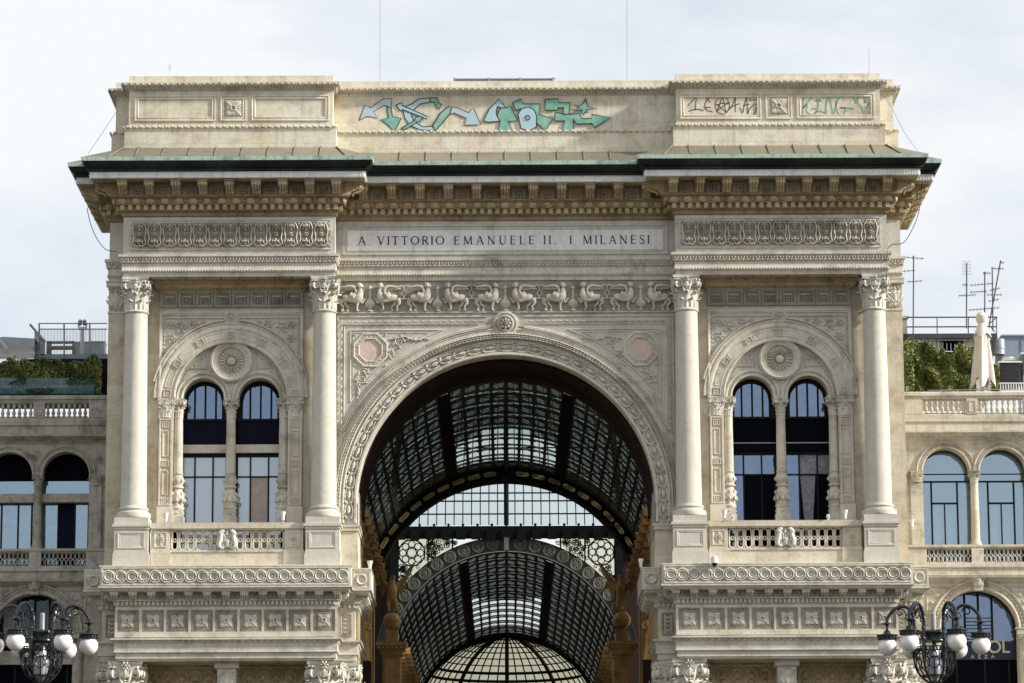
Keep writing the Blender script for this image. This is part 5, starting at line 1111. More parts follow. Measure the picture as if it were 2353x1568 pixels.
# ================================================================ glazed arcade behind the arch
ga = thing('glazed_arcade', 'dark iron and glass barrel vaults of the shopping arcade seen through the great arch opening', 'building')
def Q(name, g, m, parent=None, loc=(0, 0, 0), **k): return g.build(name, M[m], parent or ga, loc=loc, **k)
def vault(nm, Y0, Y1, R, Zc, rows, opn, ca=19.5, nc=8, ns=10, cell=4.9, share=.64):
    ribs = G(); pl = G(); bands = G(); bars = G()
    pt = lambda a, y, r=R: (r*math.cos(a), y, Zc+r*math.sin(a))
    dy = (Y1-Y0)/rows; A_ = [90-ca+2*ca*k/nc for k in range(nc+1)]; b_ = 90+ca+4.2
    sides = [b_+cell*k for k in range(ns+1)]; cells = [(A_[k], A_[k+1]) for k in range(nc)]+[(sides[k], sides[k+1]) for k in range(ns)]+[(180-sides[k+1], 180-sides[k]) for k in range(ns)]
    for j in range(2*rows+1):
        y = Y0+(j//2)*dy+(share*dy if j % 2 else 0)
        r_ = .07 if j % 2 == 0 else .05; ribs.put(arc(0, Zc, R, [(.05, y-r_), (-.05, y-r_), (-.05, y+r_), (.05, y+r_)], R_(10), R_(170), 60))
    for a in sorted(set([v for c in cells for v in c])):
        a = R_(a); c, s = math.cos(a), math.sin(a); t = .035
        V = [((R+dr)*c-q*s*t, y, Zc+(R+dr)*s+q*c*t) for y in (Y0, Y1) for dr in (-.10, .03) for q in (-1, 1)]
        bars.add(V, [(0, 1, 5, 4), (2, 6, 7, 3), (0, 4, 6, 2), (1, 3, 7, 5)])
    for a0, a1 in ((90+ca, b_), (180-b_, 90-ca)):
        bands.add([pt(R_(a0), Y0, R-.1), pt(R_(a1), Y0, R-.1), pt(R_(a1), Y1, R-.1), pt(R_(a0), Y1, R-.1)], [(0, 1, 2, 3)])
    a0 = R_(90)
    bars.put(box(-.06, .06, Y0, Y1, Zc+R-.28, Zc+R+.1))
    for c0, c1 in cells:
        a0, a1 = R_(c0), R_(c1); sgn = 1 if (c0+c1)/2 > 90 else -1
        for j in range(2*rows):
            y0 = Y0+(j//2)*dy+(share*dy if j % 2 else 0); y1 = Y0+(j//2)*dy+(share*dy if j % 2 == 0 else dy); ym = (y0+y1)/2
            mid = (c0+c1)/2; o_ = opn(ym, mid)
            P = lambda u, v, r=R-.02: pt(a0+(a1-a0)*u, y0+(y1-y0)*v, r)
            def qd(u0, v0, u1, v1, tl_=0, dr=.05):
                V = [P(u0, v0), P(u1, v0+tl_), P(u1, v1+tl_), P(u0, v1)]
                pl.add(V, [(0, 1, 2, 3)])
            if o_:
                qd(0, 0, .12, 1); qd(.88, 0, 1, 1); qd(.12, 0, .25, .2); qd(.75, 0, .88, .2); qd(.12, .8, .25, 1); qd(.75, .8, .88, 1)
                if o_ == 2: qd(.0, .0, 1, .15)
                continue
            if j % 2 == 0:
                t = .30*sgn; sl_ = [(.27, .33), (.46, .52), (.65, .71)]
                qd(0, 0, .16, 1); qd(.84, 0, 1, 1); e = 0
                yy = [(-.0, sl_[0][0]), (sl_[0][1], sl_[1][0]), (sl_[1][1], sl_[2][0]), (sl_[2][1], 1.0)]
                for i_, (s0, s1) in enumerate(yy):
                    b0 = (0, 0) if i_ == 0 else (s0-t/2, s0+t/2); b1 = (1, 1) if i_ == 3 else (s1-t/2, s1+t/2)
                    pl.add([P(.16, b0[0]), P(.84, b0[1]), P(.84, b1[1]), P(.16, b1[0])], [(0, 1, 2, 3)])
            else:
                t = .35*sgn; qd(0, 0, .08, 1); qd(.92, 0, 1, 1); qd(.08, .0, .92, .38-abs(t)/2); qd(.08, .42-t/2, .92, .58-t/2, t); qd(.08, .62+abs(t)/2, .92, 1)
    o = Q(nm+'_ribs', ribs, 'iron5'); Q('ridge_bars', bars, 'iron5', parent=o); Q('dark_bands', bands, 'iron', parent=o); Q('louvre_plates', pl, 'iron2', parent=o, smooth=0)
    gl = [G(), G()]
    ai = np.linspace(10, 170, 65); yi = np.linspace(Y0, Y1, 4*rows+1)
    for i in range(64):
        for j in range(4*rows):
            am, ym = (ai[i]+ai[i+1])/2, (yi[j]+yi[j+1])/2
            gl[1 if opn(ym, am) else 0].add([pt(R_(ai[i]), yi[j], R+.16), pt(R_(ai[i+1]), yi[j], R+.16), pt(R_(ai[i+1]), yi[j+1], R+.16), pt(R_(ai[i]), yi[j+1], R+.16)], [(0, 1, 2, 3)])
    Q('roof_glass', gl[0], 'vglass', parent=o, smooth=0); Q('clear_roof_glass', gl[1], 'cglass', parent=o, smooth=0); return o
R1 = 8.25; Zc1 = 23.35
vault('front_vault', 6.0, 33, R1, Zc1, 8, lambda y, a: 0 if abs(a-90) > 19.5 else (1 if ((y-27.2)/7.2)**2+((a-90)/21)**2 < 1 and y < 31.5 else 0))
vault('far_vault', 69.6, 119, 7.75, 23.85, 13, lambda y, a: 1 if abs(a-90) < 19.6 and 97 < y+((a-90)/19)**2*5 and y < 114 else 0, share=.7)
# outer walls that carry the front vault
for s_ in (-1, 1):
    Q('gallery_wall', box(-.5, .5, 6, 33, 0, Zc1+2.2), 'inner', loc=(s_*8.1, 0, 0))
    Q('gallery_wall', box(-.5, .5, 70, 119, 0, 25.4), 'inner', loc=(s_*8.0, 0, 0))
# end arch with yellow plaques
ea = Q('end_arch', arc(0, Zc1, R1-.02, [(.1, 32.6), (-.05, 32.6), (-.08, 32.7), (-.72, 32.7), (-.76, 32.6), (-.85, 32.6), (-.85, 33.5), (.5, 33.5)], R_(8), R_(172), 60), 'iron')
pq = G(); pq.put(box(-.30, .30, -.03, .03, -.12, .12)); pq.put(box(-.36, .36, -.03, .028, -.06, .06)); po = None
for k in range(-9, 10):
    if k == 0: continue
    a = R_(90+k*6.6); o = po = Q('plaque', pq, 'ochref', parent=ea, loc=((R1-.40)*math.cos(a), 32.66, Zc1+(R1-.40)*math.sin(a))) if po is None else dup(po, ((R1-.40)*math.cos(a), 32.66, Zc1+(R1-.40)*math.sin(a)))
    o.rotation_euler.y = PI/2-a
Q('arch_plate', slab([x for x in sorted(set(list(np.linspace(-19, 19, 30))+[(R1-.8)*math.cos(a) for a in np.linspace(0, PI, 41)]))], lambda x: Zc1+sq((R1-.8)**2-x*x) if abs(x) < R1-.8 else 0, lambda x: Zc1+sq((R1+.12)**2-x*x) if abs(x) < 7.9 else 25.5, 33.5, 33.9), 'brown')
# octagon dome
zbm = float(at(1161, 1206, 69)[2]); cr = 18/math.cos(PI/8)
prof = [(1*math.cos(t), 17*math.sin(t)) for t in np.linspace(0, PI/2*.93, 14)]
dm = G(); gl = G()
corn = lambda k, r, z: (cr*r*math.cos(PI/8+k*PI/4), 51+cr*r*math.sin(PI/8+k*PI/4), zbm+z)
for k in range(8):
    V = [corn(k, r, z) for r, z in prof]+[corn(k+1, r, z) for r, z in prof]; n_ = len(prof)
    gl.add(V, [(j, n_+j, n_+j+1, j+1) for j in range(n_-1)])
    dm.put(tube([corn(k, r, z) for r, z in prof], .25, 6))
    fine = k in (0, 1, 2); nm_ = 26 if fine else 6
    for i in range(1, nm_):
        t = i/nm_; pts = [tuple(np.array(corn(k, r, z))*(1-t)+np.array(corn(k+1, r, z))*t) for r, z in (prof[:7] if fine else prof)]; dm.put(tube(pts, .035 if not fine or i != 13 else .16, 4))
    for j, (r, z) in enumerate([(math.cos(t), 17*math.sin(t)) for t in ((.044, .094, .125, .2, .3, .5, .8, 1.1) if fine else (.3, .7, 1.1))]): dm.put(tube([corn(k, r, z), corn(k+1, r, z)], .05, 4))
o = Q('octagon_dome', dm, 'iron'); Q('dome_glass', gl, 'dglass', parent=o, smooth=0)
g = box(-12, 12, 68.6, 69.2, float(at(1161, 1236, 69)[2]), zbm-.1)
for k in range(-9, 10): g.put(ball(k*.95, 68.6, zbm-.02, .10, 8))
for k in range(-11, 12): g.put(box(k*1.0-.3, k*1.0+.3, 68.5, 68.6, zbm-1.0, zbm-.35))
Q('ring_beam', g, 'iron')
for s_ in (-1, 1): Q('octagon_wall', box(-6.2, 6.2, 69.25, 69.6, 0, zbm+.2), 'brown', loc=(s_*13.3, 0, 0))
# filigree screen
Zs = 23.84; sr = Q('ring_band', arc(0, Zs, 8.25, [(.46, 68.95), (.46, 68.8), (.40, 68.8), (.40, 68.88), (-.40, 68.88), (-.40, 68.8), (-.46, 68.8), (-.46, 69.1)], R_(12), R_(168), 72), 'iron4')
rd = G(); rd.put(tube([(.37*math.cos(a), 0, .37*math.sin(a)) for a in np.linspace(0, 2*PI, 20)[:-1]], .035, 5, True))
for k in range(8): a = k*PI/4; rd.put(tube([(.0+.20*math.cos(a)+.11*math.cos(b), -.01, .20*math.sin(a)+.11*math.sin(b)) for b in np.linspace(0, 2*PI, 9)[:-1]], .022, 4, True))
rd.put(ell(0, 0, .07, .07, .06)); r0_ = None
for k in range(-10, 11):
    if k == 0: continue
    a = R_(90+k*6.85+(-1.3 if k > 0 else 1.3)*.5); l_ = (8.25*math.cos(a), 68.82, Zs+8.25*math.sin(a))
    r0_ = Q('roundel', rd, 'iron3', parent=sr, loc=l_) if r0_ is None else dup(r0_, l_)
Q('centre_post', box(-.16, .16, 68.4, 68.9, Zs+7.75, zbm-.9), 'iron3')
fg = G(); rn = random.Random(5)
for s_ in (-1, 1):
    cx, cz = s_*6.22, float(at(945, 1270, 69)[2])
    for r, w_ in ((.86, .05), (.30, .035)): fg.put(tube([(cx+r*math.cos(a), 68.9, cz+r*math.sin(a)) for a in np.linspace(0, 2*PI, 33)[:-1]], w_, 5, True))
    for k in range(8):
        a = k*PI/4+PI/8*0; fg.put(tube([(cx+.58*math.cos(a)+.22*math.cos(b), 68.9, cz+.58*math.sin(a)+.22*math.sin(b)) for b in np.linspace(0, 2*PI, 13)[:-1]], .035, 5, True))
        fg.put(tube([(cx+.30*math.cos(a), 68.9, cz+.30*math.sin(a)), (cx+.42*math.cos(a+.39), 68.9, cz+.42*math.sin(a+.39)), (cx+.30*math.cos(a+.785), 68.9, cz+.30*math.sin(a+.785))], .03, 4))
        fg.put(tube([(cx+1.0*math.cos(a+.39)+.1*math.cos(b), 68.9, cz+1.0*math.sin(a+.39)+.1*math.sin(b)) for b in np.linspace(0, 2*PI, 9)[:-1]], .028, 4, True))
    for _ in range(420):
        x = rn.uniform(3.2, 7.0); z = rn.uniform(27, zbm-1.0)
        if math.hypot(x, z-Zs) < 8.85 or math.hypot(x-6.22, z-cz) < 1.1: continue
        fg.put(tube(spiral(s_*x, z, rn.uniform(.14, .26), 1.5, rn.uniform(0, 6), rn.choice((-1, 1)), 12, y=68.9), .03, 4))
    for x in (3.55, 5.15, 7.12): fg.put(box(s_*x-.05, s_*x+.05, 68.8, 68.95, Zs+sq(8.7**2-x*x), zbm-.9))
    fg.put(box(s_*7.4-.25, s_*7.4+.25, 68.7, 69.2, 0, zbm-.5))
Q('filigree_screen', fg, 'iron')
for s_ in (-1, 1):
    g = G(); V = []; aa = np.linspace(R_(30), R_(66), 16)
    for a in aa: V += [(s_*8.6*math.cos(a), 69.15, Zs+8.6*math.sin(a)), (s_*max(8.6*math.cos(a), 0), 69.15, zbm-.85)]
    g.add(V, [(2*i, 2*i+1, 2*i+3, 2*i+2) for i in range(15)])
    Q('opal_pane', g, 'opal', smooth=0)
# glass apse at the far end
ap = G(); ag = G(); Ra = 7.5
for i in range(25):
    az = PI*i/24; ap.put(tube([(Ra*math.cos(az)*math.cos(t), 119+Ra*math.sin(az)*math.cos(t), 23.85+Ra*math.sin(t)) for t in np.linspace(0, PI/2*.97, 14)], .16 if i in (0, 7, 17, 24) else .16 if i == 12 else .055, 4))
for j in range(1, 15):
    t = PI/2*j/15; ap.put(tube([(Ra*math.cos(az)*math.cos(t), 119+Ra*math.sin(az)*math.cos(t), 23.85+Ra*math.sin(t)) for az in np.linspace(0, PI, 24)], .12 if j in (6, 7) else .05, 4))
ap.put(tube([(Ra*math.cos(t), 119, 23.85+Ra*math.sin(t)) for t in np.linspace(0, PI, 40)], .2, 5))
V = [(Ra*math.cos(PI*i/24)*math.cos(PI/2*j/12), 119+Ra*math.sin(PI*i/24)*math.cos(PI/2*j/12), 23.85+Ra*math.sin(PI/2*j/12)) for j in range(13) for i in range(25)]
ag.add(V, [(j*25+i, j*25+i+1, (j+1)*25+i+1, (j+1)*25+i) for j in range(12) for i in range(24)])
o = Q('apse_frame', ap, 'iron'); Q('apse_glass', ag, 'aglass', parent=o)
# bracketed cornices running down the gallery
br = box(-.40, .40, -.95, 0, -.12, .14); br.put(box(-.30, .30, -.62, 0, -.42, -.121)); br.put(box(-.22, .22, -.35, 0, -.70, -.421)); br.put(box(-.12, .12, -1.0, -.5, .141, .34)); bo2 = None
zl0_ = PX(840, 1185, 6.5)[1]
for s_ in (-1, 1):
    Q('gallery_cornice', box(-.42, .42, 6.1, 33, zl0_+.12, zl0_+.5), 'gold', loc=(s_*7.25, 0, 0))
    Q('gallery_cornice', box(-.42, .42, 70, 112, zl0_+.12, zl0_+.5), 'gold', loc=(s_*7.05, 0, 0))
    for k in range(9):
        l_ = (s_*7.55, 7+k*3.0, zl0_+.1)
        if bo2 is None: bo2 = Q('cornice_bracket', br, 'gold', loc=l_); bo2.rotation_euler.z = -s_*PI/2*-1
        else: c_ = dup(bo2, l_); c_.rotation_euler.z = s_*-PI/2
    bo2.rotation_euler.z = PI/2
    for k in range(16):
        c_ = dup(bo2, (s_*7.35, 71+k*2.8, zl0_-.0)); c_.rotation_euler.z = s_*-PI/2
    # lower gallery cornice, pilasters and windows
    for Yk in range(6):
        y = 8.5+Yk*4.4; Q('gallery_pilaster', box(-.25, .25, y-.5, y+.5, 0, zl0_-1.1), 'gold', loc=(s_*7.45, 0, 0))
        Q('gallery_window', box(-.03, .03, y+1.1, y+3.3, 14, zl0_-2.2), 'navy', loc=(s_*7.58, 0, 0))
    Q('lower_cornice', box(-.5, .5, 6.1, 33, 15.6, 16.2), 'gold', loc=(s_*7.2, 0, 0))
    # corner piers of the octagon
    zpd = PX(903, 1492, 33)[1]
    g = box(-.5, .5, -.5, .5, 0, zpd-.3); g.put(box(-.62, .62, -.62, .62, zpd-.3, zpd)); g.put(box(-.75, .75, -.75, .75, zpd, zpd+.22)); g.put(box(-.85, .85, -.85, .85, zpd+.22, zpd+.42)); g.put(box(-.35, .35, -.35, .35, zpd+.42, zpd+1.15))
    for k in range(7): g.put(ball(-.75+.25*k, -.8, zpd+.1, .09, 6))
    g.put(box(-.36, .36, -.54, -.5, zpd-2.0, zpd-.5)); g.put(box(-.66, .66, -.66, .66, zpd-2.6, zpd-2.4))
    Q('corner_pier', g, 'gold', loc=(s_*6.35, 33.6, 0))
# gilded eagles on globes at the octagon corners
def eagle():
    g = G()
    def ch(pts, rad, seg=10): g.put(tube(smoothline(pts, 4), list(np.interp(np.linspace(0, len(rad)-1, (len(pts)-1)*4+1), range(len(rad)), rad)), seg))
    ch([(0, .1, .45), (0, .02, .8), (0, -.08, 1.2), (0, -.12, 1.5), (.02, -.15, 1.75)], [.12, .27, .33, .24, .14]); ch([(.02, -.15, 1.75), (.05, -.22, 1.88), (.12, -.34, 1.86), (.16, -.42, 1.78)], [.13, .13, .07, .02])
    for q in (-1, 1):
        ch([(q*.15, .02, .7), (q*.20, -.05, .4), (q*.16, -.05, .1)], [.15, .12, .06])
        for k in (-1, 0, 1): ch([(q*.16, -.05, .08), (q*.16+k*.09, -.2, .03)], [.04, .02], 5)
        for k in range(9): 
            t = k/8; bx, bz = q*(.25+.55*t), 1.35+.55*t; L_ = .95-.25*abs(t-.6)
            ch([(bx, .05, bz), (bx+q*.30*L_, .12, bz+.05*L_+(t-.3)*.9*L_), (bx+q*(.35+.2*t)*L_, .2, bz+(t-.35)*1.6*L_)], [.12, .10, .03], 6)
        ch([(q*.15, 0, 1.3), (q*.5, .03, 1.7), (q*.95, .05, 2.1)], [.18, .12, .06])
    for k in range(-2, 3): ch([(k*.06, .15, .6), (k*.10, .3, .1)], [.09, .04], 6)
    return g
for s_, lb in ((-1, 'golden eagle with raised wings on a globe, sunlit, left side inside the arcade'), (1, 'dark eagle with raised wings on a globe, shaded right side inside the arcade')):
    o = tag(eagle().build('eagle_statue', M['gold']), lb, 'statue', 'eagle statues of the arcade'); zpd = PX(903, 1492, 33)[1]; o.location = (s_*6.35, 33.5, zpd+1.15+1.0)
    gb = ball(0, 0, 0, .46, 20); gb.put(tube([(.47*math.cos(a), .47*math.sin(a), 0) for a in np.linspace(0, 2*PI, 25)[:-1]], .03, 5, True)); gb.put(tube([(.47*math.cos(a), 0, .47*math.sin(a)) for a in np.linspace(0, 2*PI, 25)[:-1]], .03, 5, True)); gb.build('globe', M['gold'], o, loc=(0, 0, -.50))
    if s_ > 0: o.scale.x = -1
def draped():
    g = G()
    def ch(pts, rad, seg=12): g.put(tube(smoothline(pts, 4), list(np.interp(np.linspace(0, len(rad)-1, (len(pts)-1)*4+1), range(len(rad)), rad)), seg))
    ch([(0, 0, 0), (.02, 0, .7), (.05, 0, 1.25), (.02, -.03, 1.6), (0, -.02, 1.95), (0, 0, 2.12), (0, -.02, 2.2)], [.36, .31, .27, .22, .27, .14, .09]); ch([(0, -.02, 2.2), (.01, -.05, 2.35), (.01, -.04, 2.52)], [.12, .15, .08])
    for q in (-1, 1): ch([(q*.25, 0, 2.0), (q*.38, -.08, 1.75), (q*.22, -.28, 1.62)], [.09, .08, .05])
    for k in range(11): a = -.4-k*.23; ch([(.36*math.cos(a), .36*math.sin(a), .03), (.30*math.cos(a+.1), .30*math.sin(a+.1), .8), (.25*math.cos(a), .25*math.sin(a), 1.4)], [.07, .045, .03], 6)
    return g
for s_, lb in ((-1, 'brown draped stone figure standing on the inner left wall below the guilloche ledge'), (1, 'shadowed draped stone figure standing on the inner right wall below the guilloche ledge')):
    x, z = PX(855, 1520, 9); o = tag(draped().build('draped_statue', M['gold']), lb, 'statue', 'draped statues of the gallery'); o.location = (s_*6.95, 9, z); o.scale = (.95, .95, .95)
    tag(box(-.45, .45, -.5, .5, 0, z).build('statue_plinth', M['brown'], loc=(s_*7.0, 9, -.002)), 'dark plinth under the draped figure, '+('left' if s_ < 0 else 'right')+' inside wall of the arcade', 'plinth')
fb = box(-22, 22, 0, 1, 0, 24.5); fb.put(box(-22, 22, -.5, 0, 24, 24.6))
for k in range(-9, 10): fb.put(box(k*2.2-.25, k*2.2+.25, -.3, 0, 0, 24)); 
o = fb.build('far_building', M['inner'], loc=(0, 150, 0)); tag(o, 'pale pilastered building seen through the far glass end of the arcade', 'building')
# ================================================================ things on and around the building
def rbox(px0, px1, py0, py1, Y, dep):
    x0, z1 = PX(px0, py0, Y); x1, z0 = PX(px1, py1, Y); return box(x0, x1, Y, Y+dep, z0, z1)
def rod(a, b, r, Y, g=None, Y2=None, seg=6):
    g = g or G(); p = PX(a[0], a[1], Y); q = PX(b[0], b[1], Y2 if Y2 is not None else Y)
    return g.put(tube([(p[0], Y, p[1]), (q[0], Y2 if Y2 is not None else Y, q[1])], r, seg))
def hedge(name, boxes, n, label, seed, outline=None):
    rn = np.random.default_rng(seed); root_ = None; gs_ = [G(), G()]; tw = G()
    for (x0, x1, y0, y1, z0, z1) in boxes:
        vol = (x1-x0)*(z1-z0); m = int(n*vol/sum((b[1]-b[0])*(b[5]-b[4]) for b in boxes))
        c = rn.uniform(0, 1, (m, 3)); c[:, 1] = c[:, 1]**2.4
        P = np.stack([x0+(x1-x0)*c[:, 0], y0+(y1-y0)*c[:, 1], z0+(z1-z0)*c[:, 2]], 1)
        bump = .10*np.sin(P[:, 0]*3.1+1)+.08*np.sin(P[:, 0]*7.7)+.07*np.sin(P[:, 2]*6+P[:, 0]*2)
        P[:, 1] += bump+.12*np.sin(P[:, 0]*5+P[:, 2]*4.3); P[:, 2] += (bump*1.3)*c[:, 2]
        A_ = rn.normal(size=(m, 3)); A_ /= np.linalg.norm(A_, axis=1)[:, None]; B_ = np.cross(A_, rn.normal(size=(m, 3))); B_ /= np.linalg.norm(B_, axis=1)[:, None]
        s = rn.uniform(.05, .10, (m, 1)); V = np.stack([P-A_*s, P+B_*s*.6, P+A_*s, P-B_*s*.6], 1)
        sel = rn.uniform(size=m) < .3+.25*np.sin(P[:, 0]*2.3+P[:, 2]*3)
        for k, ss in ((0, ~sel), (1, sel)):
            v = V[ss].reshape(-1, 3); q = len(v)//4; g = gs_[k]; g.V.append(v); g.L.append(np.arange(len(v))+g.n); g.C.append(np.full(q, 4)); g.n += len(v)
        for k in range(int((x1-x0)/.35)): 
            xx = x0+(k+.5)*.35; tw.put(tube([(xx, (y0+y1)/2, z0), (xx+.1, (y0+y1)/2, z1-.15)], .03, 4))
        tw.put(box(x0+.15, x1-.1, y0+(y1-y0)*.55, y1-.05, z0, z1-.22))
    o = tag(tw.build(name, M['bark'], smooth=0), label, 'hedge'); gs_[0].build('foliage', M['leaf'], o, smooth=0); gs_[1].build('light_foliage', M['leaf2'], o, smooth=0); return o
# left terrace
x0, z1 = PX(-60, 832, 8.2); x1, z0 = PX(228, 915, 8.2)
hedge('hedge', [(x0+1.2, x1, 8.2, 9.4, z0-.3, z1+.1), (x0, x0+2.2, 8.2, 9.2, z0-.3, z1-.75)], 26000, 'clipped green hedge behind the blue glass railing on the left terrace', 3)
gr = thing('glass_railing', 'blue tinted glass railing in front of the left hedge', 'railing')
for a, b in ((-60, 60), (61, 215)): rbox(a, b, 868, 907, 7.3, .03).build('glass_panel', M['rail_glass'], gr, smooth=0)
rbox(-60, 240, 905, 909, 7.25, .12).build('base_rail', M['frame'], gr); 
tag(rbox(232, 246, 830, 909, 9.6, .6).put(rbox(60, 246, 824, 833, 9.6, 3)).build('dark_pergola_frame', M['frame']), 'black beam and post above the left hedge against the corner pilaster', 'frame')
pf_ = thing('roof_platform', 'grey steel roof terrace deck with wire railings above the left hedge', 'platform')
rbox(78, 246, 813, 824, 12, 4).build('deck', M['bluegrey'], pf_)
rl = G()
for y in (742.5, 755.5): rod((88, y), (246, y), .03, 12, rl)
for x in (90, 147, 206): rod((x, 742), (x+.5, 822), .045, 12, rl)
rl.build('railing', M['metal'], pf_); pk = G()
for k in range(46): x = 92+k*3.35; rod((x, 756), (x, 812), .010, 12, pk, seg=4)
pk.build('pickets', M['metal'], pf_)
a, b, c, d = PX(79, 757, 12), PX(103, 782, 12), PX(103, 815, 12), PX(79, 815, 12)
G().add([(a[0], 12, a[1]), (b[0], 12, b[1]), (c[0], 12, c[1]), (d[0], 12, d[1]), (a[0], 12.1, a[1]), (b[0], 12.1, b[1]), (c[0], 12.1, c[1]), (d[0], 12.1, d[1])], [(0, 1, 2, 3), (4, 5, 6, 7), (0, 1, 5, 4), (1, 2, 6, 5)]).put(rod((69, 745), (104, 785), .07, 11.9)).build('end_screen', M['metal'], pf_)
bn = G(); bn.put(rbox(107, 170, 783, 787, 12.6, .3)); [bn.put(rbox(x, x+4, 783, 813, 12.6, .3)) for x in (107, 113, 166)]; bn.put(rbox(113, 166, 794, 799, 12.5, .5)); tag(bn.build('wooden_bench', M['inner']), 'brown wooden bench frame on the left roof deck', 'bench')
for i, (p, q, t) in enumerate(((172, 204, 786), (205, 240, 785))): tag(rbox(p, q, t, 813, 13, 1).put(rbox(p-1, q+1, t-2, t, 12.95, 1.1)).put(rbox((p+q)/2-.4, (p+q)/2+.4, t+3, 811, 12.97, .03)).build('roof_cabinet', M['plate']), ('pale metal cabinet beside the bench on the left roof deck', 'pale metal cabinet on the left roof deck nearest the arch')[i], 'cabinet', 'cabinets on the roof deck')
fp_ = G(); rod((189, 813), (189, 752), .11, 12.4, fp_); fp_.put(rbox(180, 199, 750, 755, 12.3, .3)); rod((181, 752), (180, 743), .05, 12.4, fp_); rod((198, 752), (199, 743), .05, 12.4, fp_); fp_.put(rbox(179, 200, 741, 743, 12.35, .1))
o = tag(fp_.build('floodlight_mast', M['wht']), 'white mast with two small round floodlights on the left roof deck', 'mast')
for x in (184, 194): p = PX(x, 738, 12.3); g = ball(p[0], 12.3, p[1], .11, 10); g.put(lathe([(.12, -.1), (.06, -.2)], 10, c=(p[0], 12.3, p[1]))); g.build('floodlight_head', M['metal'], o)
cn = G(); a, b, c, d = PX(-60, 787, 11), PX(8, 773, 11), PX(80, 777, 11), PX(80, 797, 11); e = PX(-60, 800, 11)
cn.add([(v[0], y, v[1]) for y in (11, 14) for v in (a, b, c, d, e)], [(0, 1, 2, 3, 4), (0, 1, 6, 5), (1, 2, 7, 6), (4, 3, 8, 9)]); o = tag(cn.build('canopy_roof', M['metal']), 'sloping grey metal canopy at the far left edge above the hedge', 'canopy')
rod((-60, 812), (80, 812), .12, 11.3).build('white_beam', M['wht'], o); rod((33, 813), (33, 835), .06, 11.3).build('post', M['metal'], o); rod((-10, 772), (18, 803), .12, 10.8).build('strut', M['plate'], o)
rl = G(); rod((-60, 834), (30, 834), .03, 10.5, rl); rod((-60, 846), (30, 846), .02, 10.5, rl); [rod((x, 834), (x, 866), .012, 10.5, rl, seg=4) for x in range(-58, 30, 4)]; tag(rl.build('picket_railing', M['metal']), 'thin picket railing left of the left hedge', 'railing')
# right terrace
hb = []
for a, b, t in ((2070, 2100, 776), (2098, 2120, 785), (2118, 2150, 792), (2148, 2172, 799), (2170, 2200, 806), (2198, 2242, 800), (2280, 2296, 838)):
    xa, zt_ = PX(a, t, 9); xb, zb_2 = PX(b, 900, 9); hb.append((xa, xb, 9, 10.2, zb_2-.2, zt_))
xa, zt_ = PX(2068, 782, 7.4); xb, zb_2 = PX(2100, 905, 7.4); hb.append((xa, xb, 7.4, 9, zb_2-.1, zt_))
hedge('hedge', hb, 34000, 'tall irregular green hedge on the right terrace beside the closed parasol', 9)
ph = thing('roof_hut', 'pale plastered rooftop hut with one dark window behind the right hedge', 'rooftop hut')
rbox(2075, 2284, 778, 905, 14, 5).build('wall', M['hut'], ph); rbox(2072, 2291, 766, 776, 13.3, 6.5).build('roof_slab', M['dmetal'], ph); rbox(2084, 2291, 776, 779, 13.6, .3).build('fascia', M['plate'], ph)
w_ = rbox(2163, 2213, 782, 812, 13.93, .06).build('window', M['dark'], ph); g = G(); [g.put(rbox(*q_, 13.88, .1)) for q_ in ((2160, 2163, 779, 812), (2213, 2216, 779, 812), (2160, 2216, 779, 782))]; g.build('window_frame', M['plate'], w_)
rbox(2060, 2084, 728, 766, 14, 1.2).put(rbox(2058, 2087, 725, 730, 13.9, 1.4)).build('chimney', M['hut'], ph)
rl = G(); rod((2083, 728.5), (2290, 728), .035, 13.5, rl); rod((2083, 750.5), (2290, 750), .035, 13.5, rl); [rod((x, 728), (x, 766), .03, 13.5, rl) for x in (2152.5, 2224, 2289)]; [rod((x, 765), (x, 800), .02, 13.4, rl) for x in (2152, 2224)]
rod((2289, 728), (2271, 745), .03, 13.5, rl); rod((2271, 745), (2285, 762), .03, 13.5, rl); tag(rl.build('roof_railing', M['dmetal']), 'thin dark pipe railing on top of the rooftop hut at right', 'railing')
pk = G(); [pk.put(rbox(2100+k*9.3, 2101.2+k*9.3, 777+2*k**.8, 810, 12.5, .03)) for k in range(15)]; rod((2098, 806), (2240, 808), .02, 12.5, pk); tag(pk.build('picket_fence', M['wht']), 'white picket spikes sticking up above the right hedge', 'fence')
def antenna(px0, py0, px1, py1, bars_, label, Y=13.2):
    g = rod((px0, py0), (px1, py1), .038, Y); o = tag(g.build('tv_antenna', M['dmetal']), label, 'antenna', 'antennas above the right roofs')
    for (x, y, a, b, dy_, nel) in bars_:
        q = rod((x+a, y-dy_*a/40), (x+b, y-dy_*b/40), .018, Y)
        for k in range(nel): t = (k+.5)/nel; rod((x+a+(b-a)*t, y-dy_*(a+(b-a)*t)/40-3.5), (x+a+(b-a)*t, y-dy_*(a+(b-a)*t)/40+3.5), .010, Y-.02, q, seg=4)
        q.build('aerial', M['dmetal'], o)
antenna(2097.6, 766, 2098.5, 587, [(2098, 592, -28, 24, -3, 5), (2098, 621, -25, 4, 3, 3), (2098, 646, -14, 20, 3, 4)], 'thin antenna mast closest to the arch, above the right hedge')
antenna(2220, 754, 2220.5, 604, [(2220, 654, -10, 4, 0, 3), (2220, 678, -18, 22, 2, 7)], 'tall antenna mast with a grid panel, halfway to the parasol')
o = bpy.data.objects.get('tv_antenna.001'); g = G()
for k in range(6): rod((2211+k*3.7, 600), (2211+k*3.7, 630), .008, 13.1, g, seg=4)
for k in range(5): rod((2211, 600+k*7.5), (2229.5, 600+k*7.5), .008, 13.1, g, seg=4)
g.build('grid_panel', M['metal'], o)
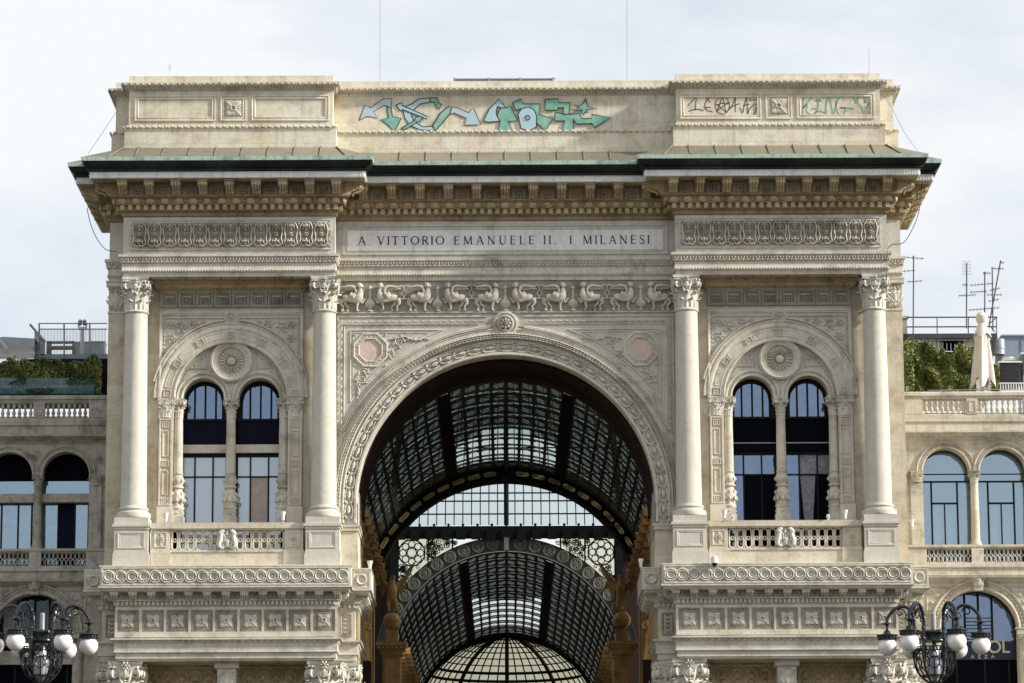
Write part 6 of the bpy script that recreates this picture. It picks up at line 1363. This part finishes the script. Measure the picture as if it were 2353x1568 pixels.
antenna(2262, 725, 2262, 624, [(2262, 627, -5, 14, 0, 4), (2262, 669, -34, 5, 2, 6), (2262, 709, -38, 34, 3, 9)], 'short antenna mast directly above the parasol')
antenna(2281, 760, 2279, 613, [(2280, 616, 0, 26, -2, 5), (2280, 651, -52, 2, 3, 7), (2280, 677, -14, 22, 0, 5)], 'straight antenna mast just right of the parasol tip')
antenna(2272, 746, 2298.5, 598, [(2298, 603, -2, 8, 0, 3), (2285, 664, -12, 12, 10, 4), (2280, 690, -10, 14, 8, 4)], 'antenna mast leaning to the right, beside the parasol tip')
# closed parasol
pr_ = thing('closed_parasol', 'closed ecru parasol with pale round top on the right terrace', 'parasol')
px_, pz = PX(2260, 905, 7.6); zt_ = PX(2260, 744, 7.6)[1]; zb_2 = PX(2260, 888, 7.6)[1]; k1 = 48.
lathe([(.05, pz), (.05, zt_)], 10, c=(px_, 7.6, 0)).build('pole', M['wht'], pr_); lathe([(.16, pz-.3), (.16, pz+.32), (.05, pz+.34)], 12, c=(px_, 7.6, 0)).build('sleeve', M['plate'], pr_)
V = []; nn = 96
for j in range(15):
    t = j/14; r = .17+.50*t**.75+(.10 if .10 < t < .28 else 0)
    for i in range(nn):
        a = 2*PI*i/nn; fold = .5+.5*math.cos(4*a+.9); f2_ = .5+.5*math.cos(9*a+t*1.5)
        rr_ = r*(1-.42*(1-fold)*(.4+.6*t)-.13*f2_); zl_ = zt_-(zt_-zb_2)*t*(.86+.17*fold if t > .9 else 1)*1.0
        V.append((px_+rr_*math.cos(a), 7.6+rr_*math.sin(a)*.9, zl_))
G().add(V, [(j*nn+i, j*nn+(i+1) % nn, (j+1)*nn+(i+1) % nn, (j+1)*nn+i) for j in range(14) for i in range(nn)]).build('canopy', M['cloth'], pr_, smooth=60)
lathe([(.02, .28), (.17, .25), (.29, .10), (.295, 0), (.26, -.16), (.17, -.30)], 24, c=(px_, 7.6, zt_+.30)).build('top_cap', M['cloth'], pr_)
V = []
for j in range(5):
    t = j/4
    for i in range(48): a = 2*PI*i/48; r = (.18+.30*t)*(1-.22*(.5+.5*math.cos(4*a+.9+PI))*t); V.append((px_+r*math.cos(a), 7.6+r*math.sin(a), zt_+.02-.62*t-.10*t*math.cos(4*a+.9)))
G().add(V, [(j*48+i, j*48+(i+1) % 48, (j+1)*48+(i+1) % 48, (j+1)*48+i) for j in range(4) for i in range(48)]).build('cape', M['cloth'], pr_, smooth=60)
# roof machinery
tag(rbox(2303, 2420, 770, 830, 15, 3).put(rbox(2300, 2420, 768, 771, 14.9, 3.2)).put(rbox(2345, 2347, 774, 828, 14.96, .05)).build('sheet_metal_housing', M['bluegrey']), 'large blue grey sheet metal housing at the right edge of the roofs', 'roof unit')
x_, z_ = PX(2294, 815, 14); x2_, z2_ = PX(2294, 780, 14); tag(lathe([(.33, z_), (.33, z2_), (.27, z2_+.03), (.1, z2_+.04)], 20, c=(x_, 14, 0)).put(lathe([(.36, z_+.3), (.36, z_+.36)], 20, c=(x_, 14, 0))).build('metal_flue', M['metal']), 'round metal flue between hut and blue grey housing', 'flue')
for i, (p, q, t, lb) in enumerate(((2296, 2344, 832, 'dark grilled air conditioning unit with white fan top right of the parasol'), (2348, 2400, 812, 'blue grey air unit cut by the right edge of the photo'))):
    o = tag(rbox(p, q, t, 885, 10, 1.2).build('air_conditioner', M['ac' if i == 0 else 'bluegrey']), lb, 'air conditioner'); rbox(p-3, q+3, t-3, t, 9.9, 1.4).build('top_plate', M['wht'], o)
    x_, z_ = PX((p+q)/2, t-2.5, 10.5); lathe([(.42, 0), (.42, .16), (.36, .18), (.3, .12)], 24, c=(x_, 10.6, z_)).build('fan_cowl', M['wht'], o)
    g = G(); [g.put(rbox(p+2, q-2, t+4+k*3, t+5+k*3, 9.97, .03)) for k in range(15)]; g.build('grille', M['dmetal'], o)
rl = G(); rod((2296, 880), (2400, 880), .03, 8.4, rl); rod((2296, 896), (2400, 896), .03, 8.4, rl); [rod((x, 880), (x, 896), .018, 8.4, rl, seg=4) for x in range(2298, 2400, 6)]; tag(rl.build('white_railing', M['wht']), 'low white railing below the air conditioning unit at right', 'railing')
rl = G(); rod((2130, 896.5), (2400, 893), .025, 6.6, rl); [rod((x, 896), (x, 902), .02, 6.6, rl) for x in (2160, 2200, 2245, 2300)]; tag(rl.build('safety_rail', M['metal']), 'thin metal rail running along the top of the right balustrade', 'rail')
# antennas and rods on the attic
def mast(px, py0, py1, Y, label, r=.009): return tag(rod((px, py1), (px, py0), r, Y).put(rod((px, py1), (px, py1-4), r*2, Y)).build('lightning_rod', M['dmetal']), label, 'lightning rod', 'lightning rods on the attic')
mast(873, -60, 192, .6, 'tall thin rod on the attic above the left half of the graffiti'); mast(1440, -60, 192, .6, 'tall thin rod on the attic right of the graffiti'); mast(1996, 108, 168, -.8, 'short thin rod on the right attic block', .008)
o = tag(rod((390, 176), (390, 143), .012, -.8).build('small_antenna', M['metal']), 'tiny pale antenna on top of the left attic block', 'antenna')
g = G(); [rod((390-6+k, 150+4*k), (390+6-k, 150+4*k), .008, -.8, g, seg=4) for k in range(4)]; g.build('aerial', M['metal'], o)
def cable(pts, Y, label, r=.018): tag(tube([(PX(p[0], p[1], Y if len(p) < 3 else p[2])[0], Y if len(p) < 3 else p[2], PX(p[0], p[1], Y if len(p) < 3 else p[2])[1]) for p in smoothline(pts, 6)], r, 5).build('cable', M['cable']), label, 'cable', 'cables on the facade')
cable([(200, 478), (207, 510), (220, 543), (236, 566), (249, 575), (268, 577)], -.6, 'black cable looping from the left cornice tip to the corner pilaster')
cable([(2125, 372), (2117, 425), (2111, 484), (2095, 527), (2075, 557), (2049, 562), (2037, 573)], -.6, 'black cable looping from the right cornice tip to the frieze corner')
cable([(2038, 575), (2036, 650), (2035, 745)], -1.5, 'thin dark cable hanging beside the outermost right capital', .012)
cable([(266, 258), (235, 305), (203, 352)], -1.2, 'thin guy wire from the left attic block to the copper gutter', .010)
cable([(2020, 202), (2052, 255), (2078, 305), (2110, 349)], -1.4, 'thin guy wire from the right attic block to the copper gutter', .010)
cable([(2085, 1345), (2075, 1400), (2066, 1470), (2064, 1560)], -2.2, 'thin wire hanging from the right ledge corner towards the street lamp', .010)
# small floodlights and cameras
def cup(px, py, Y, label, m='wht', s=1.0):
    x, z = PX(px, py, Y); g = lathe([(.085, -.20), (.09, -.02), (.14, .18), (.16, .30), (.14, .30), (.08, 0)], 14); g.put(box(-.02, .02, -.02, .02, -.34, -.2)); g.put(box(-.07, .07, -.07, .07, -.36, -.33))
    o = tag(g.build('cup_floodlight', M[m]), label, 'floodlight', 'small cup floodlights'); o.location = (x, Y, z); o.scale = (s*.8,)*3; return o
cup(380.5, 1190, -1.1, 'white cup floodlight on the left end of the left balcony rail'); cup(649.8, 1187, -1.1, 'white cup floodlight on the right end of the left balcony rail')
cup(1663.5, 1183, -1.1, 'white cup floodlight on the left end of the right balcony rail'); cup(1941, 1183, -1.1, 'white cup floodlight on the right end of the right balcony rail')
cup(849.6, 1300, -.2, 'white cup floodlight on the small ledge box left of the great opening'); cup(1472, 1295, -.2, 'white cup floodlight on the small ledge box right of the great opening')
cup(2095, 1203, 1.2, 'white cup floodlight between the right wing and the outer pedestal', s=.9); cup(224, 1212, 1.2, 'dark cup floodlight between the left wing and the outer pedestal', 'metal', .9)
for px, py, lb in ((1901.6, 1187, 'small white camera on the right balcony rail left of the cup floodlight'), (1683, 1187, 'small cream camera beside the left cup floodlight of the right balcony')):
    x, z = PX(px, py, -1.05); g = lathe([(.05, 0), (.05, -.16)], 10); g.put(ball(0, -.05, .04, .09, 12)); g.put(box(-.06, .06, -.20, .08, .04, .15)); o = tag(g.build('camera', M['wht']), lb, 'camera'); o.location = (x, -1.05, z-.05)
x, z = PX(1640.5, 1285, -1.95); g = lathe([(0, .22), (.15, .20), (.17, .05), (.17, -.08), (.15, -.10)], 16); g.put(box(-.03, .03, -.03, .03, .2, .5)); g.put(box(-.03, .03, -.02, .3, .44, .5)); o = tag(g.build('dome_camera', M['wht']), 'white dome camera hanging over the guilloche ledge of the right bay', 'camera'); ball(0, 0, -.12, .12, 14).build('dark_dome', M['frame'], o); o.location = (x, -2.15, z-.1)
# ================================================================ street lamps with six globes
def lamp(cx, rot, label, Y=-20.):
    x, zc = PX(cx, 1490, Y); th = thing('street_lamp', label, 'street lamp', (x, Y, 0), 'six-globe street lamps in front of the facade'); z0 = zc
    def Bq(name, g, m, parent=th, loc=(0, 0, 0), **k): return g.build(name, M[m], parent, loc=loc, **k)
    zT = PX(cx, 1452, Y)[1]; zB = z0-1.55
    Bq('pole', lathe([(.55, 0), (.55, .9), (.35, 1.1), (.25, 1.4), (.16, 2), (.14, zB-1), (.22, zB-.8), (.14, zB-.5), (.10, zB), (.07, zT)], 20), 'lampiron')
    Bq('drum', lathe([(0, zT+.10), (.3, zT+.10), (.62, zT+.02), (.64, zT-.06), (.56, zT-.10), (.50, zT-.30), (.52, zT-.36), (.3, zT-.4), (0, zT-.4)], 28), 'lampiron')
    g = lathe([(.10, zT+.1), (.10, zT+.75), (.07, zT+.78)], 12, c=(0, 0, 0)); Bq('stub_pipe', g, 'metal')
    cage = G()
    for k in range(12):
        a = rot+k*PI/6; c, s = math.cos(a), math.sin(a); pr = [(.72, zT-.1), (.80, zT-.55), (.82, zT-1.0), (.72, zT-1.5), (.45, zT-1.85), (.16, zT-2.05)]
        if k % 2 == 0: cage.put(tube([(r*c, r*s, z) for r, z in smoothline(pr, 4)], .045, 6))
        else:
            cage.put(tube([(r*c, r*s, z) for r, z in smoothline([(.76, zT-1.0), (.66, zT-1.45), (.42, zT-1.8)], 4)], .03, 5))
        for (dz, rr) in ((-1.25, .20), (-.95, .12)):
            pts = [(.74*math.cos(a+q_/.74*1.0), .74*math.sin(a+q_/.74), zT+dz+h_) for q_, h_ in [(rr*math.cos(t), rr*1.2*math.sin(t)) for t in np.linspace(0, 2*PI, 13)[:-1]]]
            cage.put(tube(pts, .022, 4, True))
        cage.put(ball(.70*c, .70*s, zT-.72, .05, 6)); cage.put(tube([(.77*c, .77*s, zT-.62), (.95*c, .95*s, zT-.72), (.90*c, .90*s, zT-.86)], .02, 4))
    for dz, r in ((-.62, .79), (-.78, .81), (-1.75, .54)): cage.put(tube([(r*math.cos(a), r*math.sin(a), zT+dz) for a in np.linspace(0, 2*PI, 29)[:-1]], .03, 5, True))
    for k in range(36): a = k*PI/18; cage.put(ball(.80*math.cos(a), .80*math.sin(a), zT-.70, .055, 6))
    Bq('cage', cage, 'lampiron'); Bq('inner_lantern', lathe([(.1, zT-1.9), (.28, zT-1.7), (.32, zT-1.2), (.2, zT-.8), (.1, zT-.5)], 12), 'metal')
    pr = [(.82, zT-1.0), (.80, zT-.4), (.78, zT+.35), (.84, zT+.75), (1.05, zT+1.02), (1.32, zT+1.05), (1.60, zT+.90), (1.82, zT+.62), (1.86, zT+.42)]
    arm = G(); arm.put(tube([(r, 0, z) for r, z in smoothline(pr, 5)], .068, 7))
    arm.put(tube([(.80, 0, zT+.55)]+[(.98+.17*(1-t/14)*math.cos(2.6-t*.6), 0, zT+.62+.17*(1-t/14)*math.sin(2.6-t*.6)) for t in range(12)], .03, 5)); arm.put(tube([(1.32-.20*(1-t/16)*math.cos(t*.55), 0, zT+.80+.20*(1-t/16)*math.sin(t*.55)) for t in range(13)], .03, 5))
    for z in (-.3, .1, .5): arm.put(ball(.795, 0, zT+z, .085, 8))
    arm.put(ball(.84, 0, zT+.80, .09, 8)); arm.put(tube([(.84, 0, zT+.8), (.80, 0, zT+.98)], [.04, .01], 5))
    hd = G(); hz = zT+.40; hd.put(lathe([(.03, .12), (.05, .05), (.22, -.01), (.24, -.04), (.10, -.06), (.05, -.12), (.05, -.26), (.12, -.33), (.16, -.42), (.42, -.47), (.44, -.51), (.36, -.53), (.35, -.66), (.30, -.68)], 24))
    for k in range(16): a = k*PI/8; hd.put(ell(0, 0, .05, .07, .04), (.36*math.sin(a), -.36*math.cos(a), -.60), rz=a)
    gz = hz-.68-.26; ao = None
    for k in range(6):
        a = rot+k*PI/3
        if ao is None:
            ao = Bq('arm', arm, 'lampiron'); h_ = Bq('lamp_head', hd, 'lampiron', ao, (1.86, 0, hz)); Bq('globe', ball(0, 0, 0, .375, 28), 'globe', ao, (1.86, 0, gz)); o = ao
        else: o = dup(ao)
        o.rotation_euler.z = a
    return th
lamp(96, R_(4), 'ornate black street lamp with white globes at the lower left, partly cut by the frame')
lamp(2146, R_(-8), 'ornate black street lamp with white globes in front of the right ledge, pigeon on top')
x, z = PX(2098, 1400, -20.6); g = tube([(-.16, 0, -.02), (-.05, 0, .03), (.06, 0, .10), (.09, 0, .20), (.13, 0, .22)], [.02, .07, .075, .04, .012], 8); g.put(tube([(-.1, 0, 0), (-.26, 0, -.08)], [.05, .02], 6)); g.put(tube([(.02, 0, .02), (.02, 0, -.1)], .012, 4)); o = tag(g.build('pigeon', M['dmetal']), 'dark pigeon perched on an arm of the right street lamp', 'bird'); o.location = (x, -20.6, z)
for o in bpy.data.objects:
    if o.type == 'MESH' and o.parent is None and not o.get('label') and not o.get('kind'): print('UNTAGGED', o.name)
